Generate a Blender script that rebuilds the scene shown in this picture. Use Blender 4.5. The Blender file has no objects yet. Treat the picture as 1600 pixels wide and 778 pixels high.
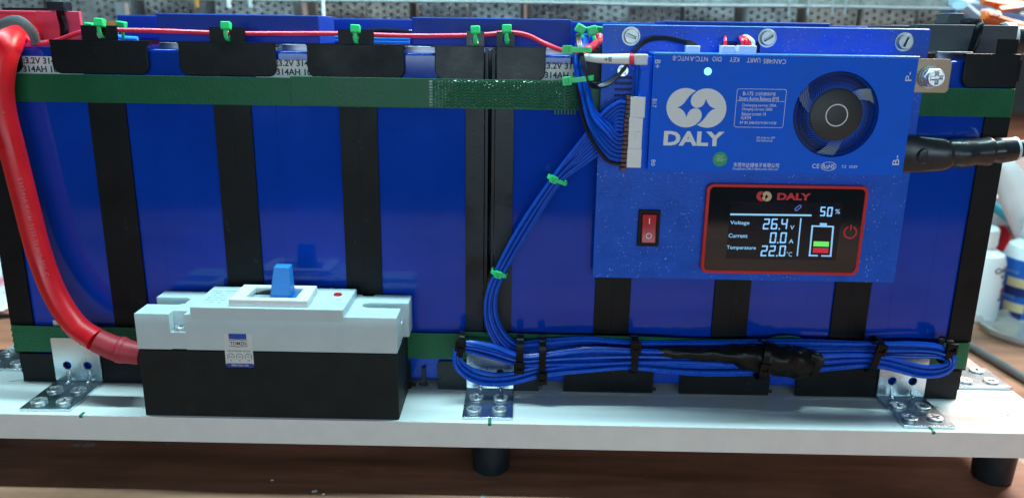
import bpy, bmesh, math, random
from mathutils import Vector, Matrix
random.seed(7)
R = math.radians
S = 0.001                     # everything below is written in millimetres
scene = bpy.context.scene
C = scene.collection

# ------------------------------------------------------------------ camera
CP = (18.27, -468.56, 216.07); PITCH, YAW, ROLL, F = 0.266096, -0.008675, 0.015243, 1240.0
_f = Vector((math.sin(YAW)*math.cos(PITCH), math.cos(YAW)*math.cos(PITCH), -math.sin(PITCH)))
_r = Vector((math.cos(YAW), -math.sin(YAW), 0)); _u = _r.cross(_f)
_r, _u = math.cos(ROLL)*_r + math.sin(ROLL)*_u, -math.sin(ROLL)*_r + math.cos(ROLL)*_u
cam = bpy.data.objects.new('camera', bpy.data.cameras.new('camera')); C.objects.link(cam)
m = Matrix((_r, _u, -_f)).transposed().to_4x4(); m.translation = Vector(CP)*S
cam.matrix_world = m
cam.data.sensor_width = 36; cam.data.lens = F*36/1600
cam.data.clip_start = 0.01; cam.data.clip_end = 20
cam.data.dof.use_dof = True; cam.data.dof.focus_distance = 0.465; cam.data.dof.aperture_fstop = 6.3
scene.camera = cam

# ------------------------------------------------------------------ light
w = bpy.data.worlds.new('World'); scene.world = w; w.use_nodes = True
bgn = w.node_tree.nodes['Background']
bgn.inputs[0].default_value = (0.42, 0.76, 1.0, 1); bgn.inputs[1].default_value = 0.07
def area(name, loc, target, sx, sy, power, col):
    l = bpy.data.lights.new(name, 'AREA'); l.shape = 'RECTANGLE'; l.size = sx; l.size_y = sy; l.energy = power; l.color = col
    o = bpy.data.objects.new(name, l); C.objects.link(o); o.location = loc
    o.rotation_euler = (Vector(target)-Vector(loc)).to_track_quat('-Z', 'Y').to_euler(); return o
area('bench_tube_lamp', (0.0, 0.026, 0.95), (0.0, 0.026, 0), 1.25, 0.04, 20.0, (0.58, 0.95, 1.0))
area('front_fill_light', (0.1, -1.6, 0.24), (0, 0, 0.08), 1.8, 0.20, 10.5, (0.64, 0.87, 1.0))  # added low fill from the camera side, stands in for room bounce
area('room_side_lamp', (1.3, 0.9, 1.3), (0.5, 0.25, 0), 0.6, 0.6, 60.0, (1.0, 0.84, 0.74))
vs = scene.view_settings
vs.view_transform = 'Standard'; vs.look = 'None'; vs.exposure = 0.0; vs.gamma = 1; vs.use_curve_mapping = False
scene.render.engine = 'CYCLES'
scene.cycles.use_denoising = True
scene.cycles.max_bounces = 8

# ------------------------------------------------------------------ helpers
def at(px, py, Y=None, Z=None):
    """the point of the plane y=Y (or z=Z), in mm, that the photograph shows at a pixel"""
    d = (px-800)/F*_r - (py-389)/F*_u + _f
    t = (Y-CP[1])/d[1] if Y is not None else (Z-CP[2])/d[2]
    return Vector(CP) + t*d

def coords(nt):
    n = nt.nodes; tc = n.new('ShaderNodeTexCoord'); oi = n.new('ShaderNodeObjectInfo'); mu = n.new('ShaderNodeMath'); mu.operation = 'MULTIPLY'; mu.inputs[1].default_value = 7.3
    nt.links.new(oi.outputs['Random'], mu.inputs[0]); ad = n.new('ShaderNodeVectorMath'); ad.operation = 'ADD'
    nt.links.new(tc.outputs['Object'], ad.inputs[0]); nt.links.new(mu.outputs[0], ad.inputs[1]); return ad.outputs[0]

def M(name, col, rough=.5, metal=0., var=.12, ns=60, bump=0., bs=300, coat=0., rv=.15, emit=0., trans=0., spec=.5, alpha=1., ior=1.45, col2=None, stretch=None, lo=.35, hi=.65):
    mt = bpy.data.materials.new(name); mt.use_nodes = True; nt = mt.node_tree; n = nt.nodes; L = nt.links
    b = n['Principled BSDF']
    b.inputs['Metallic'].default_value = metal; b.inputs['Coat Weight'].default_value = coat; b.inputs['Coat Roughness'].default_value = .08
    b.inputs['Specular IOR Level'].default_value = spec; b.inputs['Transmission Weight'].default_value = trans; b.inputs['IOR'].default_value = ior
    b.inputs['Alpha'].default_value = alpha
    src = coords(nt)
    if stretch:
        mp = n.new('ShaderNodeMapping'); mp.inputs['Scale'].default_value = stretch; L.new(src, mp.inputs[0]); src = mp.outputs[0]
    t = n.new('ShaderNodeTexNoise'); t.inputs['Scale'].default_value = ns; t.inputs['Detail'].default_value = 6; t.inputs['Roughness'].default_value = .6
    L.new(src, t.inputs['Vector'])
    rp = n.new('ShaderNodeValToRGB'); L.new(t.outputs['Fac'], rp.inputs[0])
    c = Vector(col[:3]); c2 = Vector(col2) if col2 else None
    rp.color_ramp.elements[0].position = lo; rp.color_ramp.elements[1].position = hi
    rp.color_ramp.elements[0].color = (*(c*(1-var)), 1); rp.color_ramp.elements[1].color = (*(c2 if c2 else Vector([min(1, x*(1+var)) for x in c])), 1)
    L.new(rp.outputs[0], b.inputs['Base Color'])
    mr = n.new('ShaderNodeMapRange'); mr.inputs['To Min'].default_value = max(.02, rough*(1-rv)); mr.inputs['To Max'].default_value = min(1, rough*(1+rv))
    mr.inputs['From Min'].default_value = .3; mr.inputs['From Max'].default_value = .7
    L.new(t.outputs['Fac'], mr.inputs['Value']); L.new(mr.outputs[0], b.inputs['Roughness'])
    if bump:
        t2 = n.new('ShaderNodeTexNoise'); t2.inputs['Scale'].default_value = bs; t2.inputs['Detail'].default_value = 3; L.new(src, t2.inputs['Vector'])
        bp = n.new('ShaderNodeBump'); bp.inputs['Strength'].default_value = bump; bp.inputs['Distance'].default_value = .0006
        L.new(t2.outputs['Fac'], bp.inputs['Height']); L.new(bp.outputs[0], b.inputs['Normal'])
    if emit:
        L.new(rp.outputs[0], b.inputs['Emission Color']); b.inputs['Emission Strength'].default_value = emit
    return mt

def wl(o):
    v = Vector((0, 0, 0))
    while o: v = v + o.location/S; o = o.parent
    return v

def tag(o, label=None, cat=None, group=None, kind=None):
    if label: o['label'] = label
    if cat: o['category'] = cat
    if group: o['group'] = group
    if kind: o['kind'] = kind
    return o

def thing(name, loc, label, cat, group=None):
    o = bpy.data.objects.new(name, None); C.objects.link(o); o.location = Vector(loc)*S; o.empty_display_size = .01
    return tag(o, label, cat, group)

class MB:
    def __init__(s): s.b = bmesh.new()
    def faces(s, vs, fs):
        v = [s.b.verts.new(p) for p in vs]
        for f in fs:
            try: s.b.faces.new([v[i] for i in f])
            except ValueError: pass
        return s
    def box(s, x0, x1, y0, y1, z0, z1):
        return s.faces([(x, y, z) for x in (x0, x1) for y in (y0, y1) for z in (z0, z1)],
                       [(0,1,3,2), (4,6,7,5), (0,4,5,1), (2,3,7,6), (0,2,6,4), (1,5,7,3)])
    def obox(s, c, ax, ay, az):                 # centre and three half-axis vectors
        c, ax, ay, az = map(Vector, (c, ax, ay, az))
        return s.faces([c+i*ax+j*ay+k*az for i in (-1,1) for j in (-1,1) for k in (-1,1)],
                       [(0,1,3,2), (4,6,7,5), (0,4,5,1), (2,3,7,6), (0,2,6,4), (1,5,7,3)])
    def prism(s, pts, axis, a, b):              # polygon extruded along axis from a to b
        def P(u, v, t): return {'y': (u, t, v), 'x': (t, u, v), 'z': (u, v, t)}[axis]
        n = len(pts)
        return s.faces([P(u, v, a) for u, v in pts]+[P(u, v, b) for u, v in pts],
                       [tuple(range(n)), tuple(range(2*n-1, n-1, -1))]+[(i, i+n, (i+1) % n+n, (i+1) % n) for i in range(n)])
    def lathe(s, c, prof, n=24, axis='z', sx=1, sy=1):   # prof [(r, h)] along axis from c
        c = Vector(c)
        def P(r, h, a):
            x, y = r*math.cos(a)*sx, r*math.sin(a)*sy
            return c+Vector({'z': (x, y, h), '-y': (x, -h, y), 'x': (h, x, y)}[axis])
        vs = []; fs = []; rows = []
        for r, h in prof:
            if r < 1e-6: rows.append([len(vs)]); vs.append(P(0, h, 0))
            else:
                rows.append(list(range(len(vs), len(vs)+n))); vs += [P(r, h, 2*math.pi*i/n) for i in range(n)]
        for A, B in zip(rows, rows[1:]):
            for i in range(n):
                j = (i+1) % n
                if len(A) == 1 and len(B) == 1: continue
                if len(A) == 1: fs.append((A[0], B[i], B[j]))
                elif len(B) == 1: fs.append((A[i], B[0], A[j]))
                else: fs.append((A[i], B[i], B[j], A[j]))
        if len(rows[0]) > 1: fs.append(tuple(rows[0]))
        if len(rows[-1]) > 1: fs.append(tuple(reversed(rows[-1])))
        return s.faces(vs, fs)
    def tube(s, pts, r, n=8, cap=True, sub=6, flat=None):  # r number or list; flat: (k_side, k_up) radii
        P, rr = spline(pts, r, sub)
        fr = frames(P); vs = []; fs = []
        for (p, t, nx, ny), q in zip(fr, rr):
            for i in range(n):
                a = 2*math.pi*i/n
                q1, q2 = (q, q) if not isinstance(q, tuple) else q
                vs.append(p+nx*math.cos(a)*q1+ny*math.sin(a)*q2)
        for k in range(len(fr)-1):
            for i in range(n): fs.append((k*n+i, k*n+(i+1) % n, (k+1)*n+(i+1) % n, (k+1)*n+i))
        if cap: fs += [tuple(range(n-1, -1, -1)), tuple(range((len(fr)-1)*n, len(fr)*n))]
        return s.faces(vs, fs)
    def mesh(s, me, mat4):
        n0 = len(s.b.verts); s.b.from_mesh(me); s.b.verts.ensure_lookup_table()
        bmesh.ops.transform(s.b, matrix=mat4, verts=s.b.verts[n0:]); return s
    def build(s, name, mat, parent=None, bev=0., seg=2, smooth=35, label=None, kind=None):
        o0 = wl(parent)
        bmesh.ops.recalc_face_normals(s.b, faces=s.b.faces[:])
        for v in s.b.verts: v.co = (v.co-o0)*S
        me = bpy.data.meshes.new(name); s.b.to_mesh(me); s.b.free()
        me.materials.append(mat)
        me.polygons.foreach_set('use_smooth', [True]*len(me.polygons)); me.set_sharp_from_angle(angle=R(smooth))
        o = bpy.data.objects.new(name, me); C.objects.link(o); o.parent = parent
        if bev:
            md = o.modifiers.new('bevel', 'BEVEL'); md.width = bev*S; md.segments = seg; md.limit_method = 'ANGLE'; md.angle_limit = R(40)
            md.harden_normals = False
        tag(o, label, None, None, kind)
        return o

def spline(pts, r, sub):
    pts = [Vector(p) for p in pts]; rs = r if isinstance(r, list) else [r]*len(pts)
    if sub <= 1: return pts, rs
    out = []; ro = []
    for i in range(len(pts)-1):
        p0 = pts[i-1] if i else 2*pts[0]-pts[1]; p1, p2 = pts[i], pts[i+1]
        p3 = pts[i+2] if i+2 < len(pts) else 2*pts[-1]-pts[-2]
        for k in range(sub):
            t = k/sub
            out.append(.5*((2*p1)+(p2-p0)*t+(2*p0-5*p1+4*p2-p3)*t*t+(3*p1-p0-3*p2+p3)*t**3))
            a, b = rs[i], rs[i+1]
            ro.append(a*(1-t)+b*t if not isinstance(a, tuple) else (a[0]*(1-t)+b[0]*t, a[1]*(1-t)+b[1]*t))
    return out+[pts[-1]], ro+[rs[-1]]

def frames(P, up=Vector((0, -1, 0))):
    out = []; nx = None
    for i, p in enumerate(P):
        t = (P[min(i+1, len(P)-1)]-P[max(i-1, 0)]).normalized()
        if nx is None:
            nx = t.cross(up)
            if nx.length < 1e-3: nx = t.cross(Vector((0, 0, 1)))
        else: nx = nx-t*nx.dot(t)
        nx.normalize(); out.append((p, t, nx.copy(), t.cross(nx)))
    return out

def ring(r, n=32, c=(0, 0), a0=0.): return [(c[0]+r*math.cos(a0+2*math.pi*i/n), c[1]+r*math.sin(a0+2*math.pi*i/n)) for i in range(n)]
def rrect(x0, x1, z0, z1, r, n=5, corners=(1, 1, 1, 1)):    # corners: bl, br, tr, tl
    out = []
    for k, (cx, cz, a) in enumerate(((x0+r, z0+r, 180), (x1-r, z0+r, 270), (x1-r, z1-r, 0), (x0+r, z1-r, 90))):
        if corners[k]: out += [(cx+r*math.cos(R(a+90*i/n)), cz+r*math.sin(R(a+90*i/n))) for i in range(n+1)]
        else: out.append(((x0, z0), (x1, z0), (x1, z1), (x0, z1))[k])
    return out

def plate_mesh(outer, holes=(), th=1., bev=0.):          # filled 2D outline with holes, thickness along local Z (centred)
    cu = bpy.data.curves.new('outline', 'CURVE'); cu.dimensions = '2D'; cu.fill_mode = 'BOTH'; cu.extrude = max(th/2-bev, .0001); cu.bevel_depth = bev; cu.bevel_resolution = 1
    if bev: cu.offset = -bev
    for pts in (outer, *holes):
        sp = cu.splines.new('POLY'); sp.points.add(len(pts)-1); sp.use_cyclic_u = True
        for p, q in zip(sp.points, pts): p.co = (q[0], q[1], 0, 1)
    o = bpy.data.objects.new('outline', cu); me = bpy.data.meshes.new_from_object(o)
    bpy.data.objects.remove(o); bpy.data.curves.remove(cu)
    return me
XZ = Matrix(((1, 0, 0, 0), (0, 0, -1, 0), (0, 1, 0, 0), (0, 0, 0, 1)))      # local x->X, y->Z, z-> -Y (faces the camera)
def put(mb, me, loc, rot=XZ):
    mb.mesh(me, Matrix.Translation(loc) @ rot); bpy.data.meshes.remove(me); return mb
def plate(mb, outer, holes, y_front, th, bev=0.): return put(mb, plate_mesh(outer, holes, th, bev), (0, y_front+th/2, 0))

def text_mesh(txt, size, bold=0., ext=.05, sx=1., align='LEFT', sp=1.):
    cu = bpy.data.curves.new('lettering', 'FONT'); cu.body = txt; cu.size = size; cu.offset = bold; cu.extrude = ext; cu.align_x = align; cu.align_y = 'CENTER'; cu.resolution_u = 3; cu.space_character = sp
    o = bpy.data.objects.new('lettering', cu); me = bpy.data.meshes.new_from_object(o)
    bpy.data.objects.remove(o); bpy.data.curves.remove(cu)
    if sx != 1: me.transform(Matrix.Diagonal((sx, 1, 1, 1)))
    return me
def text(mb, txt, loc, size, rot=0, **k):     # on a face that looks at -Y; rot in degrees in that plane
    put(mb, text_mesh(txt, size, **k), loc, XZ @ Matrix.Rotation(R(rot), 4, 'Z')); return mb
def fit_text(mb, txt, p0, p1, h, rot=0, **k):  # stretched between two points of the face, cap height h
    me = text_mesh(txt, 10, align='LEFT', **k)
    xs = [v.co.x for v in me.vertices]; ys = [v.co.y for v in me.vertices]
    L = (Vector(p1)-Vector(p0)).length
    me.transform(Matrix.Translation((-min(xs), -(min(ys)+max(ys))/2, 0)))
    me.transform(Matrix.Diagonal((L/(max(xs)-min(xs)), h/(max(ys)-min(ys)), 1, 1)))
    put(mb, me, p0, XZ @ Matrix.Rotation(R(rot), 4, 'Z')); return mb

# ------------------------------------------------------------------ materials
bluefilm = M('blue_film', (.002, .044, .41), .09, var=.10, ns=18, coat=.08, spec=.40, bump=.09, bs=28, rv=.3)
black = M('black_plastic', (.0035, .0048, .0068), .42, spec=.22, ns=40, var=.25, bump=.12, bs=900, rv=.25)
black_scuff_glare = M('scuffed_glare_black_plastic', (.014, .020, .026), .36, spec=.35, ns=35, var=.35, bump=.12, bs=500, rv=.4)  # scuffs, plus lamp glare on the centre spacers painted as a lighter base
blackgloss = M('glossy_black', (.004, .0045, .0055), .30, spec=.18, ns=60, rv=.3)
green_strap = M('green_strap', (.008, .112, .048), .40, spec=.35, ns=30, var=.15, bump=.25, bs=700)
greentie = M('green_nylon', (.03, .68, .20), .34, var=.08)
white = M('white_melamine', (.80, .82, .82), .33, var=.02, ns=40, bump=.03, bs=500)
edgeband = M('white_edge_band', (.76, .74, .72), .45, var=.03, ns=80, bump=.05, bs=700)
zinc = M('zinc_steel', (.60, .70, .76), .27, metal=1, var=.06, ns=30, bump=.02, bs=120, rv=.15)
screwm = M('screw_steel', (.74, .77, .79), .40, metal=1, var=.12, ns=300, rv=.4)
nickel = M('nickel_washer', (.36, .38, .39), .40, metal=1, var=.1, ns=400)
copper = M('tinned_brass_tab', (.33, .25, .175), .45, metal=1, var=.1, ns=100)
greyplastic = M('light_grey_plastic', (.52, .61, .64), .48, var=.03, ns=60, bump=.10, bs=900)
whiteplastic = M('white_plastic', (.78, .80, .80), .42, var=.03)
breakerblack = M('breaker_black', (.009, .0125, .0135), .55, spec=.25, var=.25, ns=60, bump=.30, bs=900)
bluelever = M('blue_lever', (.02, .22, .66), .40, var=.05)
bmsblue = M('blue_paint', (.001, .115, .78), .50, spec=.2, var=.06, ns=60, bump=.10, bs=1200)
redplastic = M('red_print_plastic', (.88, .065, .12), .45, var=.08, bump=.15, bs=800)
redrubber = M('red_cable', (.60, .010, .018), .36, spec=.4, var=.10, ns=40, rv=.35, bump=.10, bs=120)
redshrink = M('dark_red_shrink', (.36, .022, .035), .48, var=.1)
redwire = M('red_wire', (.85, .03, .075), .32, var=.06)
bluewire = M('blue_wire', (.004, .080, .55), .28, spec=.4, var=.08, ns=120)
blackwire = M('black_wire', (.010, .010, .012), .33, var=.2)
greycover = M('dark_grey_print', (.060, .072, .085), .55, var=.10, bump=.18, bs=800)
bluecover = M('blue_print_plastic', (.004, .042, .32), .45, spec=.25, var=.06, bump=.08, bs=700)
tape = M('black_tape', (.005, .005, .0055), .33, var=.2, ns=120, bump=.12, bs=160, rv=.15, spec=.22)
shrink = M('black_shrink', (.014, .017, .022), .30, var=.2, bump=.10, bs=70, rv=.2)
printwhite = M('white_print', (.72, .78, .80), .5, var=.03)
printgrey = M('pale_print', (.55, .63, .68), .5, var=.05)
label_w = M('white_label', (.66, .70, .72), .42, var=.04)
inkblack = M('black_ink', (.02, .02, .022), .5, var=.1)
glassblack = M('black_glass', (.006, .007, .009), .07, var=.1, coat=.5, rv=.2)
bezelred = M('red_bezel', (.52, .012, .014), .35, var=.06)
lcd = M('lcd_blue_white', (.30, .66, 1.0), .5, var=.0, emit=.42)
lcdblue = M('lcd_dim_blue', (.12, .22, .8), .5, var=.0, emit=.6)
lcdgreen = M('lcd_green', (.12, .75, .10), .5, var=.0, emit=.7)
lcdred = M('lcd_red', (.55, .015, .04), .5, var=.0, emit=.5)
inkred = M('red_ink', (.62, .012, .03), .4, var=.04)
inktan = M('tan_ink', (.60, .45, .26), .4, var=.04)
ledm = M('led_lens', (.25, 1.0, .70), .2, var=0, emit=1.5)
darkblue = M('dark_recess', (.008, .014, .10), .6, var=.1)
fanblack = M('fan_hub', (.022, .024, .027), .45, var=.15)
fanblade = M('fan_blade', (.42, .45, .40), .45, var=.1)
rockerred = M('red_rocker', (.50, .008, .015), .32, var=.05)
stickergreen = M('green_sticker', (.01, .33, .12), .4, var=.05)
stickerblue = M('blue_print', (.010, .06, .42), .4, var=.05)
stickersilver = M('silver_sticker', (.62, .68, .70), .38, metal=.3, var=.05)
brownpin = M('brown_contacts', (.05, .008, .008), .45, var=.5, ns=900, lo=.45, hi=.55, col2=(.16, .06, .05))
alum = M('grey_aluminium', (.26, .26, .28), .35, metal=.9, var=.1)
markgreen = M('green_marker', (.01, .20, .10), .6, var=.1)

blue_edge_lit = M('blue_edge_highlight', (.006, .17, .72), .30, spec=.8, var=.05)  # lamp reflection along the top edges, painted as a lighter glossier blue
# mounting plate paint: hammered blue with tiny bright flecks
plateblue = M('blue_flecked_paint', (.002, .086, .58), .36, spec=.3, var=.1, ns=80, bump=.30, bs=900, rv=.3)
def flecks(mt, scale, thr, col):
    nt = mt.node_tree; n = nt.nodes; L = nt.links; b = n['Principled BSDF']
    base = b.inputs['Base Color'].links[0].from_socket
    tc = n.new('ShaderNodeTexCoord'); v = n.new('ShaderNodeTexVoronoi'); v.inputs['Scale'].default_value = scale; L.new(tc.outputs['Object'], v.inputs['Vector'])
    wn = n.new('ShaderNodeTexNoise'); wn.inputs['Scale'].default_value = scale*.22; L.new(tc.outputs['Object'], wn.inputs['Vector'])
    ad = n.new('ShaderNodeMath'); ad.operation = 'ADD'; L.new(v.outputs['Distance'], ad.inputs[0])
    mu = n.new('ShaderNodeMath'); mu.operation = 'MULTIPLY'; mu.inputs[1].default_value = -.32; L.new(wn.outputs['Fac'], mu.inputs[0]); L.new(mu.outputs[0], ad.inputs[1])
    lt = n.new('ShaderNodeMath'); lt.operation = 'LESS_THAN'; lt.inputs[1].default_value = thr; L.new(ad.outputs[0], lt.inputs[0])
    mx = n.new('ShaderNodeMix'); mx.data_type = 'RGBA'; L.new(lt.outputs[0], mx.inputs['Factor']); L.new(base, mx.inputs['A']); mx.inputs['B'].default_value = (*col, 1)
    L.new(mx.outputs['Result'], b.inputs['Base Color'])
flecks(plateblue, 520, -.055, (.30, .50, .85))

# workbench: tan plywood, streaked, with dark stain and grey paint blotches
bench = M('worn_bench_wood', (.30, .135, .082), .6, var=.45, ns=7, bump=.35, bs=60, stretch=(.5, 4.5, 4.5), col2=(.58, .275, .175), lo=.3, hi=.7)
def blotch(mt, scale, lo, hi, col, seed):
    nt = mt.node_tree; n = nt.nodes; L = nt.links; b = n['Principled BSDF']
    base = b.inputs['Base Color'].links[0].from_socket
    mp = n.new('ShaderNodeMapping'); mp.inputs['Location'].default_value = (seed, seed*.7, 0); L.new(coords(nt), mp.inputs[0])
    v = n.new('ShaderNodeTexNoise'); v.inputs['Scale'].default_value = scale; v.inputs['Detail'].default_value = 8; v.inputs['Roughness'].default_value = .65; L.new(mp.outputs[0], v.inputs['Vector'])
    r = n.new('ShaderNodeMapRange'); r.inputs['From Min'].default_value = lo; r.inputs['From Max'].default_value = hi; L.new(v.outputs['Fac'], r.inputs['Value'])
    mx = n.new('ShaderNodeMix'); mx.data_type = 'RGBA'; L.new(r.outputs[0], mx.inputs['Factor']); L.new(base, mx.inputs['A']); mx.inputs['B'].default_value = (*col, 1)
    L.new(mx.outputs['Result'], b.inputs['Base Color'])
blotch(bench, 9, .52, .72, (.19, .085, .045), 3.1)
blotch(bench, 30, .66, .70, (.33, .35, .38), 8.7)
for _m, _sc in ((black, 14), (black_scuff_glare, 22)): blotch(_m, _sc*9, .64, .78, (.045, .05, .056), 1.3)
blotch(breakerblack, 40, .60, .80, (.026, .031, .033), 5.2)
blotch(white, 60, .70, .74, (.55, .58, .60), 4.4)

# ------------------------------------------------------------------ the place: bench and back wall
tag(MB().box(-2200, 2600, -700, 2600, -90, -52).build('workbench_top', bench, None, 2), kind='structure')
backwall = M('back_wall_paint', (.16, .17, .18), .8, var=.3, ns=5)
tag(MB().box(-2200, 2600, 2600, 2640, -52, 1600).build('back_wall', backwall), kind='structure')

# ------------------------------------------------------------------ base board with feet
ZB = -5.4
bd = thing('base_board', (0, 90, -52), 'long white melamine board on black feet carrying the whole battery', 'board')
MB().box(-344, 344, -44.6, 226, -21.7, ZB).build('board', white, bd, .35)
MB().box(-344, 344, -45.5, -44.62, -21.6, ZB-.15).build('edge_band', edgeband, bd, .2)
for fx in (-330, 3, 321):
    for fy in (-16, 196):
        MB().lathe((fx, fy, 0), [(0, -52), (10.6, -52), (11.6, -50.8), (12.9, -21.75), (0, -21.75)], 32).build('foot', black_scuff_glare, bd)
for x in (-238.5, 3, 263): MB().box(x-1, x+1, -45.75, -41.6, ZB-1.6, ZB+.06).build('pen_mark', markgreen, bd)
for x, y, a in ((-304, 0, .4), (308, -1.5, -.5)): MB().obox((x, y, ZB+.03), (4.5*math.cos(a), 4.5*math.sin(a), 0), (-.25*math.sin(a), .25*math.cos(a), 0), (0, 0, .03)).build('pen_mark', markgreen, bd)
mk = MB()
for x, y, l, a in ((-222, -21, 2.6, .5), (-219, -22.5, 1.2, 0), (262, -24, 4, .5), (266, -23, 3, -.4), (-206, -35, .8, 1.2), (268, -37, 1.6, .1), (-88, -47, 0, 0), (320, -22, 1.5, .7)):
    mk.obox((x, y, ZB+.03), (l*math.cos(a), l*math.sin(a), 0), (-.22*math.sin(a), .22*math.cos(a), 0), (0, 0, .03))
mk.build('scuff', M('grey_scuff', (.10, .12, .13), .7), bd, kind='stuff')

# ------------------------------------------------------------------ cells and spacers
G, PT, HW = 3.2, 74., 11.
H = 203.9
cells = [(-G-(4-k)*PT, -G-(3-k)*PT) for k in range(4)]+[(G+k*PT, G+(k+1)*PT) for k in range(4)]
ORD = ['first', 'second', 'third', 'fourth', 'fifth', 'sixth', 'seventh', 'eighth']
cdesc = ['blue battery cell at the left end behind the thick red cable', 'blue battery cell behind the left half of the circuit breaker',
         'blue battery cell behind the blue breaker lever', 'blue battery cell left of the black centre joint, right of the breaker',
         'blue battery cell crossed by the diagonal wire bundle', 'blue battery cell behind the red rocker switch',
         'blue battery cell behind the lit display screen', 'blue battery cell at the right end beside the thick black cable']
for k, (a, b) in enumerate(cells):
    c = thing('battery_cell', ((a+b)/2, 88, 0), cdesc[k], 'battery cell', 'blue prismatic battery cells in one row')
    MB().box(a+1, b-1, 1.6, 174, 0, H).build('case', bluefilm, c, 1.6, 3)
    mid = (a+b)/2
    MB().box(a+25, a+25.5, 1.5, 1.7, 6, 200).box(a+47, a+47.3, 1.52, 1.7, 6, 200).build('film_seam', bluefilm, c, 0, kind='stuff')
    for fy in (28, 146): MB().box(mid-11, mid+11, fy-9, fy+9, H-.5, H+3.4).build('terminal', alum, c, .4)
    if k in (0, 2, 4):
        st = MB().box(a+15, b-12, 1.15, 1.5, 180, 198.6).build('label_sticker', label_w, c, label='white sticker printed with voltage and capacity')
        tx = MB()
        px = (38, 434, 853)[(0, 2, 4).index(k)]
        p1 = at(px, 95+px*.010, 1.05); p2 = at(px, 108+px*.012, 1.05)
        text(tx, '1:3.2V 314AH', (p1.x-3.2, 1.1, p1.z), 4.9, bold=.13)
        text(tx, 'V 314AH 1004.8Wh', (p2.x-5.2, 1.1, p2.z), 4.9, bold=.13)
        tx.build('lettering', inkblack, st)
    if k == 0: MB().box(a+23, a+42, 1.1, 1.5, 28, 36).build('paper_label', label_w, c)

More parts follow.
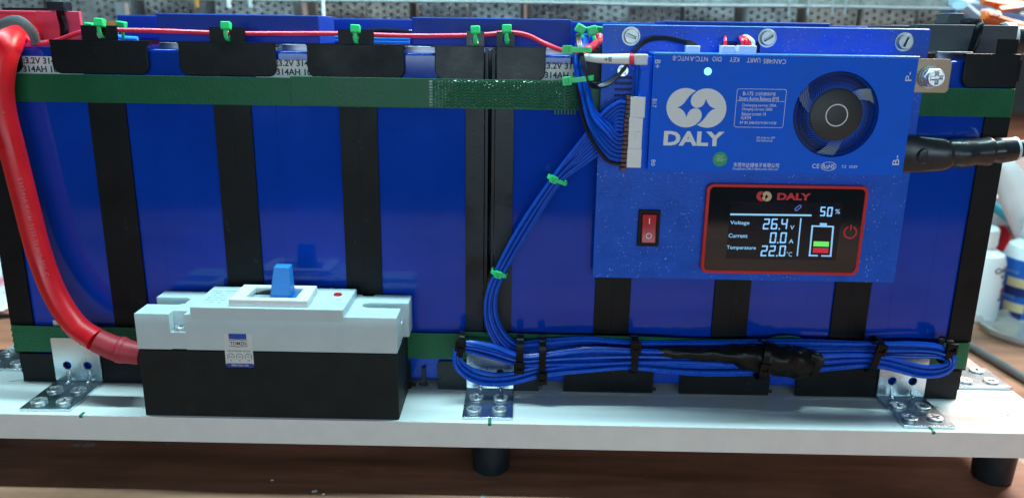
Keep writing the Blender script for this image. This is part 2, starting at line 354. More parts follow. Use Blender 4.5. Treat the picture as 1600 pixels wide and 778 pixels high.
def spacer(xc, kind, label):
    """kind: full (between two cells), lend / rend (pack ends), lmid / rmid (either side of the centre gap)"""
    L = {'full': -HW, 'lend': -3.6, 'rend': -HW, 'lmid': -HW, 'rmid': -.0}[kind]; Rr = {'full': HW, 'lend': HW, 'rend': 3.6, 'lmid': .0, 'rmid': HW}[kind]
    mat = black_scuff_glare if 'mid' in kind else black
    t = thing('cell_spacer', (xc, 88, 0), label, 'spacer', 'black plastic spacers that hold the cells')
    s = MB()
    half = [(L, Rr)]
    if kind == 'full': s.box(xc-.1, xc+.1, -.08, .4, 15, 185)
    for u, v in half: s.box(xc+u, xc+v, 0, 1.55, 14, 186)
    web = 0 if kind in ('full',) else {'lmid': -.9, 'rmid': .9, 'lend': -1.6, 'rend': 1.6}[kind]
    s.box(xc+web-.7, xc+web+.7, 1.3, 176, 0, 204)
    s.box(xc+L, xc+Rr, 174.2, 176, 0, 204)
    if kind == 'lmid': s.box(xc+.35, xc+2.2, .9, 6, 4, 207)
    if kind == 'rmid': s.box(xc-2.1, xc-.3, .5, 6, 4, 207.5)
    s.build('upright', mat, t, .15)
    tl = {'full': -28, 'lend': -2.4, 'rend': -28.5, 'lmid': -28.5, 'rmid': .4}[kind]; tr = {'full': 28, 'lend': 28.5, 'rend': 2.5, 'lmid': -.2, 'rmid': 28.7}[kind]
    cor = (0 if kind in ('rmid', 'lend') else 1, 0 if kind in ('lmid', 'rend') else 1, 0, 0)
    zt = 208.3
    p = MB(); plate(p, rrect(xc+tl, xc+tr, 189.2, zt, 5, corners=cor), (), -1.45, 1.4, .55)
    p.box(xc+tl+.3, xc+tr-.3, -.7, 9, zt-1.3, zt-.05)                         # the shelf that laps over the cells
    if kind == 'full':
        p.box(xc-28.9, xc-27.9, 0, 4, zt-1.2, zt-.4); p.box(xc+27.9, xc+28.9, 0, 4, zt-2.6, zt-1.6)
    elif kind == 'rend': p.box(xc+tl-4, xc+tl, 1, 3, zt-1.2, zt-.3); p.box(xc+2.4, xc+4.6, .2, 3, 193, 205)
    elif kind == 'lmid': p.box(xc+tl-2.5, xc+tl, 1, 3, zt-1.2, zt-.3)
    p.build('top_flap', mat, t)
    if kind == 'full': tabs = [(-10.2, 10.2, 0)]
    elif kind == 'lmid': tabs = [(-10.5, -.4, -5.2)]
    elif kind == 'rmid': tabs = [(.4, 10.6, 5.6)]
    elif kind == 'rend': tabs = [(-10, 1.4, None)]
    else: tabs = [(-1.4, 10, None)]
    for u, v, hx in tabs:
        z1 = 216.4
        if hx is None: out = [(xc+u, zt-.2), (xc+v, zt-.2), (xc+v, z1), (xc+u, z1)]; holes = ()
        else:
            w_ = 2.1
            out = [(xc+u, zt-.2), (xc+v, zt-.2), (xc+v, z1), (xc+hx+1.1, z1), (xc+hx+1.1, z1-2.2), (xc+hx+w_, zt+3.9), (xc+hx+1.6, zt+1.5), (xc+hx, zt+.7), (xc+hx-1.6, zt+1.5), (xc+hx-w_, zt+3.9), (xc+hx-1.1, z1-2.2), (xc+hx-1.1, z1), (xc+u, z1)]; holes = ()
        plate(MB(), out, holes, 1.2, 1.4).build('slotted_tab' if hx is not None else 'end_tab', mat, t)
    bl = {'full': -28.6, 'lend': 0, 'rend': -28.5, 'lmid': -29, 'rmid': .2}[kind]; br = {'full': 28.4, 'lend': 28.5, 'rend': 0, 'lmid': -.2, 'rmid': 29.4}[kind]
    q = MB(); plate(q, rrect(xc+bl, xc+br, ZB+.05, 14, 3, corners=(0, 0, 0 if kind in ('lmid', 'rend') else 1, 0 if kind in ('rmid', 'lend') else 1)), (), -1.2, 1.2, .2)
    if kind == 'full': q.box(xc-.1, xc+.1, -1.27, -1.15, -5, 13.6)
    q.build('bottom_flap', mat, t)
    if kind in ('full', 'rmid'):
        MB().lathe((xc+br-.1, .4, -3.2), [(0, 0), (1, 0), (1, 2.4), (0, 2.4)], 10, 'x').build('locking_pin', mat, t)
    if kind == 'lmid': MB().box(xc-39, xc-36.6, -1.2, 1.2, -3.6, 9.4).box(xc-41, xc-34.8, -.6, .6, -3.4, -2.1).build('locking_pin', mat, t)
    return t
sd = ['black spacer with slotted tab between first and second cells, nearest the red cable', 'black spacer behind the left side of the breaker lever',
      'black spacer rising behind the right end of the breaker']
spacer(-G-4*PT, 'lend', 'narrow black end spacer behind the thick red cable')
for k in range(3): spacer(-G-(3-k)*PT, 'full', sd[k])
spacer(-G, 'lmid', 'scuffed black half spacer on the left of the centre joint')
spacer(G, 'rmid', 'scuffed black half spacer on the right of the centre joint')
sd2 = ['black spacer below the left edge of the blue mounting plate', 'black spacer below the left part of the display screen', 'black spacer below the right end of the display screen']
for k in range(3): spacer(G+(k+1)*PT, 'full', sd2[k])
spacer(G+4*PT, 'rend', 'narrow black end spacer beside the black cable at right')

# ------------------------------------------------------------------ green straps
def strap(z0, z1, label):
    t = thing('green_strap', (0, 88, (z0+z1)/2), label, 'strap', 'green plastic straps round the battery pack')
    s = MB(); o = rrect(-302.6, 302.6, -2.4, 178.4, 3, 4); i = rrect(-301.7, 301.7, -1.6, 177.6, 2.4, 4)
    n = len(o); vs = []
    for z in (z0, z1): vs += [(x, y, z+(x/302)*.0) for x, y in o]+[(x, y, z) for x, y in i]
    fs = []
    for k in range(n):
        j = (k+1) % n
        fs += [(k, j, 2*n+j, 2*n+k), (n+k, 3*n+k, 3*n+j, n+j), (k, n+k, n+j, j), (2*n+k, 2*n+j, 3*n+j, 3*n+k)]
    s.faces(vs, fs).build('band', green_strap, t, .15)
    return t
us = strap(172.9, 188.9, 'upper green strap running under the top flaps')
MB().box(-115, 44, -3.6, -2.55, 173.6, 189.8).build('overlap', green_strap, us, .2)
wp = MB()
nx_, nz_ = 44, 9
for i in range(nx_):
    for j in range(nz_):
        x = -34+i*(88/nx_); z = 174.2+j*1.7+(.5 if i % 2 else 0)
        h = .75*random.uniform(.5, 1)*min(1, (i+1)/9)
        y = -3.62 if x < 42.5 else -2.45
        wp.faces([(x-.95, y, z-.75), (x+.95, y, z-.75), (x+.95, y, z+.75), (x-.95, y, z+.75), (x+random.uniform(-.3, .3), y-h, z+.2)], [(0,1,4), (1,2,4), (2,3,4), (3,0,4)])
wp.build('weld_pattern', M('glossy_green_strap', (.012, .12, .06), .16, spec=.8, var=.1, rv=.3), us, smooth=10, kind='stuff')
tf = MB()
for i in range(7): tf.box(37.5+i*1.9, 38.6+i*1.9, -3.3, -2.5, 170.6, 173.8)
for i in range(8): tf.box(44, 45.6, -3.3, -2.5, 174.4+i*1.8, 175.4+i*1.8)
tf.build('frayed_edge', green_strap, us, kind='stuff')
ls = strap(16.0, 33.3, 'lower green strap running behind the coiled blue wires')
lw = MB()
for i in range(95):
    for j in range(9):
        x = -302+i*2.55+(j % 2)*1.2
        if x > -60 or -206 < x < -50 : pass
        if -302.0 < x < 10:
            z = 17.2+j*1.9
            lw.faces([(x-.8, -2.42, z-.55), (x+.8, -2.42, z-.55), (x+.8, -2.42, z+.55), (x-.8, -2.42, z+.55), (x, -2.72, z)], [(0,1,4), (1,2,4), (2,3,4), (3,0,4)])
lw.build('weave_pattern', green_strap, ls, smooth=10, kind='stuff')
fb = MB()      # crumpled strap tail that shows above the coil
for i in range(26):
    for j in range(7):
        u = -1+2*i/25; x = 186+u*13; zt = 31+5.4*(1-u*u)**.5
        z = 29+(zt-29)*j/6
        fb.faces([(x-.75, -4.2, z-.6), (x+.75, -4.2, z-.6), (x+.75, -4.2, z+.6), (x-.75, -4.2, z+.6), (x, -5.2-random.random()*.5, z)], [(0,1,4), (1,2,4), (2,3,4), (3,0,4)])
fb.prism([(173, 27), (199, 27)]+[(186+13*math.cos(a), 31+5.4*math.sin(a)) for a in [math.pi*k/12 for k in range(13)]], 'y', -4.25, -2.5)
fb.build('strap_tail', green_strap, ls, smooth=10)
MB().tube([(-14, -3, 33.6), (40, -4, 33.0), (96, -6.5, 33.8), (128, -5, 32.4), (160, -4, 32.6)], [(1.6, 1)]*5, 6).build('folded_tail', green_strap, ls)

# ------------------------------------------------------------------ screws
SLOT = {'cross': [(-.15, .68), (.15, .68), (.15, .15), (.68, .15), (.68, -.15), (.15, -.15), (.15, -.68), (-.15, -.68), (-.15, -.15), (-.68, -.15), (-.68, .15), (-.15, .15)],
        'slot': [(-.6, .11), (-.6, -.11), (.6, -.11), (.6, .11)]}
def screw_mb(mb, c, r, h, kind, ang, up, washer=0.):
    """a pan head with a recessed drive; up is 'z' or '-y'"""
    rot = XZ if up == '-y' else Matrix.Identity(4)
    ca, sa = math.cos(ang), math.sin(ang)
    hole = [((x*ca-y*sa)*r, (x*sa+y*ca)*r) for x, y in SLOT[kind]]
    nrm = Vector((0, -1, 0)) if up == '-y' else Vector((0, 0, 1))
    put(mb, plate_mesh(ring(r, 24), [hole], h*.86, min(.2*r*.5, h*.2)), Vector(c)+nrm*(h*.57), rot)
    mb.lathe(c, [(0, 0), (r*.98, 0), (r*.98, h*.15), (0, h*.15)], 24, up)
    if washer: mb.lathe(Vector(c)-nrm*washer, [(0, 0), (r*1.25, 0), (r*1.25, washer), (0, washer)], 28, up)
    return mb

# ------------------------------------------------------------------ angle brackets
def bracket(xc, y0, sgn, label, yaw=0., pts=None, L=40.5):
    t = thing('angle_bracket', (xc, y0, ZB), label, 'bracket', 'zinc angle brackets screwed to the board')
    zt = 26
    v = MB()
    put(v, plate_mesh(rrect(-15, 15, ZB+2, zt, 1, 2), [ring(2.6, 20, (-6.5, 7.2)), ring(2.6, 20, (6.5, 7.2))], 1.8, .2), (xc, y0-.9, 0))
    # rolled bend between the two legs
    pr = [(0, ZB+2.4), (-1.8, ZB+2.4), (-2.1, ZB+1.95), (-2.4, ZB+1.85), (-L, ZB+1.85), (-L, ZB+.05), (-1.6, ZB+.05), (-.5, ZB+.5), (0, ZB+1.4)]
    v.prism([(y0+a, b) for a, b in pr], 'x', xc-15, xc+15)
    leg = v.build('angle_plate', zinc, t, .2)
    g = MB()
    for dx in (-6, 7): g.prism([(y0-1.6, 4.5), (y0-1.6, ZB+1.6), (y0-7.5, ZB+1.6), (y0-4, ZB+2.7), (y0-2.8, ZB+3.8)], 'x', xc+dx-1.1, xc+dx+1.1)
    g.build('pressed_rib', zinc, t, .7)
    for dx, dy in ((-7.8, -16), (7.2, -16.5), (-8.2, -32), (7.0, -31.5)):
        mb = MB(); screw_mb(mb, (xc+dx, y0+dy, ZB+1.9), 4.6, 1.5, 'cross', random.random()*3, 'z')
        mb.build('screw', screwm, t)
    return t
bracket(-262, -1.3, 1, 'zinc angle bracket at the left end below the red cable')
bracket(1.5, -1.3, 1, 'zinc angle bracket under the looped end of the blue wires, right of the breaker')
bracket(262.5, -1.3, 1, 'zinc angle bracket at the right end with two open holes')
def side_bracket(s, label):
    t = thing('angle_bracket', (s*303, 30, ZB), label, 'bracket', 'zinc angle brackets screwed to the board')
    x0, x1 = sorted((s*303.2, s*344.0)); v = MB().box(x0, x1, 14, 46, ZB+.05, ZB+1.9)
    xa, xb = sorted((s*303.2, s*305)); v.box(xa, xb, 14, 46, ZB+1.9, 26); v.build('angle_plate', zinc, t, .25)
    for dx, dy in ((14, 22), (14, 38), (31, 22), (31, 39)):
        mb = MB(); screw_mb(mb, (s*(303+dx), dy, ZB+1.9), 4.6, 1.5, 'cross', random.random()*3, 'z'); mb.build('screw', screwm, t)
side_bracket(1, 'zinc bracket lying on the board beyond the right end of the pack')
side_bracket(-1, 'zinc bracket lying on the board beyond the left end of the pack')

# ------------------------------------------------------------------ bus bar covers and busbars
CV = 'blue covers over the cell terminals'
def cover(xc, y0, y1, wdt, label):
    t = thing('terminal_cover', (xc, (y0+y1)/2, H+3.4), label, 'cover', CV)
    MB().box(xc-wdt/2, xc+wdt/2, y0, y1, H+3.5, 224).build('cover', bluecover, t, .9, 3)
    MB().box(xc-47, xc+47, (y0+y1)/2-10, (y0+y1)/2+10, H+3.3, H+5.2).build('busbar', alum, t, .2)
cover(-G-2*PT, 20, 60, 97, 'blue terminal cover with light end face, left of the centre covers')
cover(0, 20, 60, 95, 'blue terminal cover behind the centre joint tabs')
cover(G+2*PT, 20, 60, 97, 'blue terminal cover just showing over the mounting plate')
cover(-G-3*PT+2, 120, 158, 99, 'rear blue terminal cover beside the red terminal block')
cover(-G-PT, 120, 158, 99, 'rear blue terminal cover seen between the two front ones')
cover(G+PT, 120, 158, 99, 'rear blue terminal cover left of the mounting plate top edge')
cover(G+3*PT, 120, 158, 99, 'rear blue terminal cover beside the dark grey block')
# light blue sense leads lying on the cell tops
lead = M('light_blue_lead', (.05, .42, .85), .35, var=.05)
for a, b, lb in ((181, 215, 'pale blue lead on the cell top left of the long cover'), (508, 640, 'pale blue lead between the two front covers')):
    t = MB()
    for dz in (0, 5):
        t.tube([at(a, 57+dz*.9, 75), at((a+b)/2, 60+dz, 75), at(b, 61+dz, 75)], 1.4, 8)
    tag(t.build('sense_lead', lead), lb, 'wire', 'pale blue leads on the cell tops')
for px, lb in ((590, 'white wire tag resting behind the third slotted tab'), (627, 'small white wire tag beside the front centre cover')):
    o = at(px, 51, 80); t = MB().box(o.x-9, o.x+9, 78, 82, o.z-2.4, o.z+1.6).build('wire_tag', whiteplastic, None, .5); tag(t, lb, 'tag', 'white tags on the leads')
o = at(605, 52, 79); tag(MB().tube([(o.x-16, 76, o.z+.5), (o.x, 75, o.z+1.6), (o.x+20, 76, o.z)], 1.6, 8).build('black_lead', blackwire), 'short black lead between the white tags', 'wire')

# red and dark grey terminal blocks
rb = thing('terminal_block', (-262, 35, H+4), 'red plastic terminal block on the top left corner', 'cover')
MB().box(-276, -249.5, 28, 30.5, H+4, 224.4).build('block', redplastic, rb, .5)
MB().box(-318, -276.2, 44, 56, H+2, 224.4).build('rear_shell', redplastic, rb, .5)
MB().box(-318, -276.1, 28.2, 43.9, 222.6, 224.3).build('roof_plate', redplastic, rb, .4)
MB().box(-318, -276, 30, 44, H+2, 207).build('floor_plate', redplastic, rb, .5)
gb = thing('terminal_block', (290, 40, H+4), 'dark grey terminal block on the top right corner', 'cover')
MB().box(255, 316.3, 30, 62, 208, 224.4).build('block', greycover, gb, .5)
MB().box(238, 262, 38, 60, 208, 223.6).build('rear_shell', greycover, gb, .5)
mb = MB(); mb.box(262, 283, 14, 29, H+.2, H+5).box(283, 296, 18, 29, H+.2, H+3)
mb.build('busbar_end', alum, gb, .4)
bt = thing('black_cable', at(1585, 58, 46), 'black cable leaving the dark grey terminal block to the right', 'cable')
MB().tube([(314, 46, 217), (330, 47, 216), (420, 52, 214), (520, 60, 213)], 8.6, 16).build('sheath', shrink, bt)
MB().lathe((316.4, 46.2, 216.9), [(0, 0), (9.8, 0), (9.8, 5), (9.2, 6), (0, 6)], 20, 'x').build('collar', printgrey, bt)

# ------------------------------------------------------------------ circuit breaker
X0, X1, Y0, Y1 = -200.8, -50.4, -44., -3.
cb = thing('circuit_breaker', ((X0+X1)/2, -24, ZB), 'grey and black moulded circuit breaker with blue lever', 'circuit breaker')
MB().box(X0, X1, Y0, Y1, ZB+.05, 36.6).build('lower_case', breakerblack, cb, .8)
up = MB(); ZS = 58.3; ZF = 63.0
# plan of the grey cover: arms and slots at both ends
planlo = [(X0+.2, Y0), (-172.2-8.6, Y0), (-172.2-8.6, Y0+6), (-172.2, Y0+6), (-172.2, Y0), (X1-.2, Y0), (X1-.2, -27), (-70, -27), (-74, -25), (-74, -20), (-70, -18), (X1+3, -18), (X1+3, Y1+.2), (-70, Y1+.2), (-71, -6), (-77, -6), (-78, Y1+.2), (-176, Y1+.2), (-192, Y1+.2), (X0+.2, Y1+.2), (X0+.2, -15), (-182, -15), (-179, -17), (-179, -25), (-182, -27.5), (X0+.2, -27.5)]
plan_me = plate_mesh(planlo, [], ZS-36.75, .14)
put(up, plan_me, (0, 0, (ZS+36.75)/2), Matrix.Identity(4))
for b_ in ((X0+.6, -179.3, -27.1, -15.4), (-73.7, X1-.5, -26.6, -18.4), (-180.78, -172.22, Y0, Y0+5.98), (-77.6, -70.6, -6.6, Y1-.1), (-191.5, -176.4, -8, Y1-.1)): up.box(*b_, 37.2, 47.2)
up.build('cover', greyplastic, cb)
hd = MB(); hd.box(-168.4, -80.7, Y0-.02, -6, 55, ZF); hd.build('raised_face', greyplastic, cb, .6)
fr_ = MB(); put(fr_, plate_mesh([(-146.5, -44+2), (-101.5, -44+2), (-103, -14), (-148.5+1.5, -14)], [[(-138.5, -37), (-109.5, -37), (-109.5, -19), (-138.5, -19)]], 4.2, .3), (0, 0, ZF+2.0), Matrix.Identity(4)); fr_.build('lever_frame', whiteplastic, cb)
MB().box(-138.4, -109.6, -36.8, -19.2, ZF+.05, ZF+.5).build('lever_well', M('well_grey', (.35, .40, .42), .5), cb)
lv = MB(); lv.faces([(-126.6, -31.5, 63.4), (-114.2, -31.5, 63.4), (-114.2, -21, 63.4), (-126.6, -21, 63.4), (-124.2, -27.5, 82.4), (-114.9, -27.5, 82.4), (-114.9, -21.5, 82.8), (-124.2, -21.5, 82.8)],
   [(0,1,2,3), (4,5,6,7), (0,1,5,4), (1,2,6,5), (2,3,7,6), (3,0,4,7)])
lv.box(-127.5, -110, -32.5, -20.5, 63.55, 64.6); lv.build('lever', bluelever, cb, .8, 3)
MB().prism([(-139, 63.6), (-126, 63.6), (-126, 66.8), (-133, 65.6)], 'y', -22, -20.4).build('guide_rail', fanblack, cb)
MB().lathe((-89.5, -18.5, ZF), [(0, 0), (2.6, 0), (2.4, .8), (0, 1)], 18).build('trip_button', rockerred, cb)
for x, y in ((-61, -36.5), (-191, -10)): MB().lathe((x, y, ZS), [(0, .02), (3.1, .02), (3.1, .12), (0, .12)], 20).build('screw_cap', printgrey, cb)
mb = MB(); screw_mb(mb, (-176.4, -39.2, 47.6), 3.6, 2.2, 'cross', .6, 'z'); mb.lathe((-176.4, -39.2, 47.2), [(0, 0), (4.2, 0), (4.2, .5), (0, .5)], 20).build('terminal_screw', screwm, cb)
ex = MB()     # print on the raised face
Z = Matrix.Identity(4)
for i in range(6): put(ex, text_mesh(['DATA  MODEL 125L', 'Ui 800V   Ue 250V', '~  Icu 35kA', 'IEC 60947-2', '50/60Hz  40C', 'In 125A  2P'][i], 2.3, ext=.02), (-165+i*.35-.9, -15-i*4.2, ZF+.06), Z)
gi = M('grey_ink', (.25, .30, .31), .6); ex.build('face_lettering', gi, cb); ex = MB()
put(ex, text_mesh('trip', 2.4, ext=.02), (-89, -27, ZF+.06), Z)
ex.build('button_lettering', gi, cb)
sk = thing_st = MB(); plate(sk, rrect(-150.3, -134.0, 26.6, 47.4, 1.2), (), Y0-.14, .1); sk = sk.build('rating_sticker', stickersilver, cb)
a = MB(); a.box(-147.4, -137.2, Y0-.2, Y0-.12, 43.9, 47.2); plate(a, rrect(-150.25, -134.05, 26.65, 28.9, 1), (), Y0-.2, .06); a.build('blue_field', stickerblue, sk)
a = MB()
fit_text(a, 'TOMZN', (-146.9, Y0-.18, 41.3), (-137.4, Y0-.18, 41.3), 2.1, ext=.02, bold=.12)
for z, d in ((43.4, .25), (39.4, -.25)):
    a.obox((-144.6, Y0-.17, z), (2.9, 0, d), (0, .02, 0), (0, 0, .16)); a.obox((-139.7, Y0-.17, z), (2.9, 0, -d), (0, .02, 0), (0, 0, .16))
fit_text(a, 'CIRCUIT BREAKER  ELECTRIC', (-148.8, Y0-.18, 36.6), (-135.5, Y0-.18, 36.6), 1.0, ext=.02)
for i, (n1, n2) in enumerate((('Icu', 'V'), ('Ics', 'V'), ('In', 'M'))):
    cx = -147+i*5.05
    for k in range(9):
        an = R(-30+k*30); a.obox((cx+1.9*math.cos(an), Y0-.17, 33+1.9*math.sin(an)), (.45*math.sin(an), 0, -.45*math.cos(an)), (0, .02, 0), (.16*math.cos(an), 0, .16*math.sin(an)))
    text(a, n1, (cx, Y0-.18, 33.1), 1.9, align='CENTER', ext=.02); text(a, n2, (cx, Y0-.18, 30.6), 1.9, align='CENTER', ext=.02)
a.build('sticker_lettering', inkblack, sk)
a = MB(); fit_text(a, '400E-S2G-10A', (-147.2, Y0-.25, 27.8), (-137, Y0-.25, 27.8), 1.1, ext=.02); a.build('sticker_code', printwhite, sk)

# ------------------------------------------------------------------ mounting plate
mp = thing('mounting_plate', (155, -7, 73), 'blue flecked metal plate standing in front of the right hand cells', 'plate')
pm = MB(); win = [[(a, c), (b, c), (b, d), (a, d)] for a, b, c, d in ((130.0, 139.2, 206, 213), (140.4, 151.6, 206, 213))]
plate(pm, rrect(63.4, 245.6, 73.6, 220.9, .8, 2), win, -8, 2, .2)
pm.build('sheet', plateblue, mp)
MB().box(63.6, 245.4, -7.6, 2, 219.2, 221.3).build('folded_edge', blue_edge_lit, mp, .9, 3)
MB().box(129, 153, -5.4, -4.8, 205, 214).build('recess', darkblue, mp)
for px, py, kd, an in ((986, 57, 'slot', -.35), (1199, 60, 'slot', .5), (1413, 66, 'slot', 1.2)):
    p = at(px, py, -8.6); mb = MB(); screw_mb(mb, (p.x, -8.7, p.z), 4.1, 2.6, kd, an, '-y', .7); mb.build('screw', nickel, mp)
p = at(973, 111, -9); mb = MB(); screw_mb(mb, (p.x, -8, p.z), 3.3, 2.4, 'cross', .75, '-y'); mb.build('screw', screwm, mp)
vb = MB(); p = at(960, 120, -9); q = at(985, 175, -9)
for i in range(6): vb.box(p.x+.6, q.x, -8.9, -7.9, 191.6-i*3.3, 193.0-i*3.3)
vb.build('heatsink_fin', darkblue, mp, .15)

# ------------------------------------------------------------------ battery monitor box
YF = -28.
bx = thing('battery_monitor', (160, -18, 143), 'blue battery management box with round cooling fan and white printing', 'controller')
bL, bR, bB, bT = 89.6, 231.4, 142.4, 205.6
FC = (190.6, 175.2); FR = 23.2
MBb = MB(); plate(MBb, rrect(bL, bR, bB, bT, .6, 2), [ring(FR, 64, FC)], YF, 1.4, .25); MBb.build('front_panel', bmsblue, bx)
body = MB(); body.box(bL+.4, bR-.5, YF+9, -8.1, bB+.4, bT-.3)
body.box(bL+.4, bL+1.6, YF+1.3, YF+9, bB+.4, bT-.4).box(bR-1.7, bR-.5, YF+1.3, YF+9, bB+.4, bT-.4).box(bL+1.6, bR-1.7, YF+1.3, YF+9, bT-1.6, bT-.4).box(bL+1.6, bR-1.7, YF+1.3, YF+9, bB+.4, bB+1.6)
body.build('housing', bmsblue, bx, .3)
MB().box(bL-.4, bR+.4, YF-.9, -8.2, bT-.15, bT+1.3).build('top_lip', blue_edge_lit, bx, .68, 3)
lg = MB(); lg.box(82.6, bL+.3, -23, -8.15, 143.2, 204.6).box(83.2, 88.4, -24.2, -23, 184.5, 197.6); lg.build('side_ledge', bmsblue, bx, .3)
rv_ = MB()
for i in range(24): rv_.lathe((bL-.9, -23, 146+i*2.45), [(0, 0), (.62, 0), (.5, .5), (0, .62)], 8, '-y')
rv_.build('press_stud', bmsblue, bx, kind='stuff')
# fan: hub, blades, spiral guard
fn = MB().lathe((FC[0], YF+1.2, FC[1]), [(0, 0), (14.2, 0), (14.2, 1.6), (13.2, 2.0), (0, 2.1)], 48, '-y').build('fan_hub', fanblack, bx)
plate(MB(), ring(6.1, 40, (FC[0]+.1, FC[1]-.2)), [ring(5.55, 40, (FC[0]+.1, FC[1]-.2))], YF-1.0, .12).build('hub_ring', printwhite, fn)
gd = MB(); NF = 78
for i in range(NF):
    a0 = 2*math.pi*i/NF; pts = []
    for k in range(6):
        t = k/5; rr = 13.9+(FR+.15-13.9)*t; an = a0-.62*t**1.2
        pts.append((FC[0]+rr*math.cos(an), FC[1]+rr*math.sin(an), an))
    vs = []; 
    for x, z, an in pts:
        wd = .49
        tx, tz = -math.sin(an+.6), math.cos(an+.6)
        vs += [(x-tx*wd, YF+.15, z-tz*wd), (x+tx*wd, YF+.15, z+tz*wd), (x+tx*wd, YF+1.3, z+tz*wd), (x-tx*wd, YF+1.3, z-tz*wd)]
    fs = []
    for k in range(5):
        for j in range(4): fs.append((4*k+j, 4*k+(j+1) % 4, 4*k+4+(j+1) % 4, 4*k+4+j))
    gd.faces(vs, fs)
gd.build('fan_guard', M('guard_blue', (.010, .13, .80), .4, spec=.3), bx, kind='stuff')
MB().lathe((FC[0], YF+8.6, FC[1]), [(0, 0), (FR, 0), (FR, .3), (0, .3)], 48, '-y').build('fan_floor', darkblue, bx)
for i in range(3):
    a0 = R(50+i*118); vs = []
    for k in range(5):
        r_ = 13+(22.6-13)*k/4; a1 = a0-.10*k
        for da, yy in ((-.2, YF+3.4), (.2, YF+1.6)):
            vs.append((FC[0]+r_*math.cos(a1+da), yy, FC[1]+r_*math.sin(a1+da)))
    n0 = len(vs); vs += [(x, y+.7, z) for x, y, z in vs]
    fs = [(2*k, 2*k+1, 2*k+3, 2*k+2) for k in range(4)]+[(n0+2*k, n0+2*k+2, n0+2*k+3, n0+2*k+1) for k in range(4)]+[(2*k, 2*k+2, n0+2*k+2, n0+2*k) for k in range(4)]+[(2*k+1, n0+2*k+1, n0+2*k+3, 2*k+3) for k in range(4)]
    MB().faces(vs, fs).build('fan_blade', fanblade, bx)
# LED
p = at(1106, 112, YF)
MB().lathe((p.x, YF+.2, p.z), [(0, 0), (2.1, 0), (2.0, .4), (1.2, .9), (0, 1.2)], 20, '-y').build('status_light', ledm, bx)
plate(MB(), ring(3.2, 28, (p.x, p.z)), [ring(2.15, 28, (p.x, p.z))], YF-.12, .15).build('light_bezel', bmsblue, bx)
# printing
PY = YF-.10
def fp(px, py): v = at(px, py, YF); return Vector((v.x, PY, v.z))
pr = MB()
def line(s, a, b, h, rot=0, **k): fit_text(pr, s, fp(*a), fp(*b), h, rot, ext=.03, **k)
for s, a, b in (('CAN/485', (1228, 97), (1193, 95)), ('UART', (1188, 95), (1167, 94)), ('KEY', (1155, 94), (1140, 93)), ('DIO', (1127, 93), (1113, 93)), ('NTC-A', (1106, 93), (1078, 92)), ('NTC-B', (1076, 92), (1051, 92))):
    line(s, a, b, 2.5, 179.2)
line('B+', (1028, 94), (1027, 107), 2.9, 268); line('B17', (1023, 155), (1021, 168), 2.3, 268); line('B0', (1021, 250), (1019, 259), 2.3, 268)
line('P-', (1419, 127), (1422, 113), 3.4, 92); line('B-', (1399, 258), (1402, 243), 3.6, 92)
fit_text(pr, 'DALY', fp(1037, 216), fp(1131, 217), 8.0, ext=.04, bold=.42)
line('东莞市达锂电子有限公司', (1146, 257.5), (1217, 258.5), 2.5, bold=.03)
line('DongGuan DALY Electronics CO.,Ltd.', (1145, 264), (1216, 265), 1.5)
line('B-17S', (1161, 146.5), (1177, 147), 2.1, bold=.05); line('主动均衡保护板', (1180, 147), (1212, 147.5), 2.0)
line('Smart Active Balance BMS', (1155, 154), (1217, 155), 2.1, bold=.03)
line('Discharging current: 200A', (1160, 165), (1213, 165.5), 1.9); line('Charging current: 200A', (1159, 171.2), (1207, 172), 1.9)
line('Balance current: 1A', (1159, 178), (1197, 178.5), 1.9); line('R24TM', (1158, 184.4), (1173, 184.8), 1.7); line('BT ID: JHB-D219120111E3E', (1156, 192.3), (1213, 193), 1.8, bold=.05)
line('QR Code for APP', (1182, 215.5), (1211, 216), 1.4); line('and instruction', (1182, 219.5), (1207, 220), 1.3)
line('CE', (1269, 259.5), (1280, 259.8), 2.5, bold=.04); line('RoHS', (1285, 260), (1304, 260), 2.7, bold=.08); line('7.2', (1315, 260.5), (1322, 260.6), 1.6); line('10.09', (1327, 260.7), (1339, 261), 1.6)
pr.build('white_lettering', printwhite, bx)
fm = MB()
a, b = fp(1146.5, 199), fp(1229.5, 140)
plate(fm, rrect(a.x, b.x, a.z, b.z, 1.2), [rrect(a.x+.22, b.x-.22, a.z+.22, b.z-.22, 1.0)], PY-.02, .1)
c_ = fp(1190, 158.5); fm.box(a.x, b.x, PY-.02, PY+.06, c_.z-.1, c_.z+.1)
e = fp(1294.5, 260); plate(fm, [(e.x+4.3*math.cos(t), e.z+2.5*math.sin(t)) for t in [2*math.pi*k/32 for k in range(32)]], [[(e.x+4.05*math.cos(t), e.z+2.25*math.sin(t)) for t in [2*math.pi*k/32 for k in range(32)]]], PY-.02, .1)
fm.build('printed_frame', printwhite, bx)
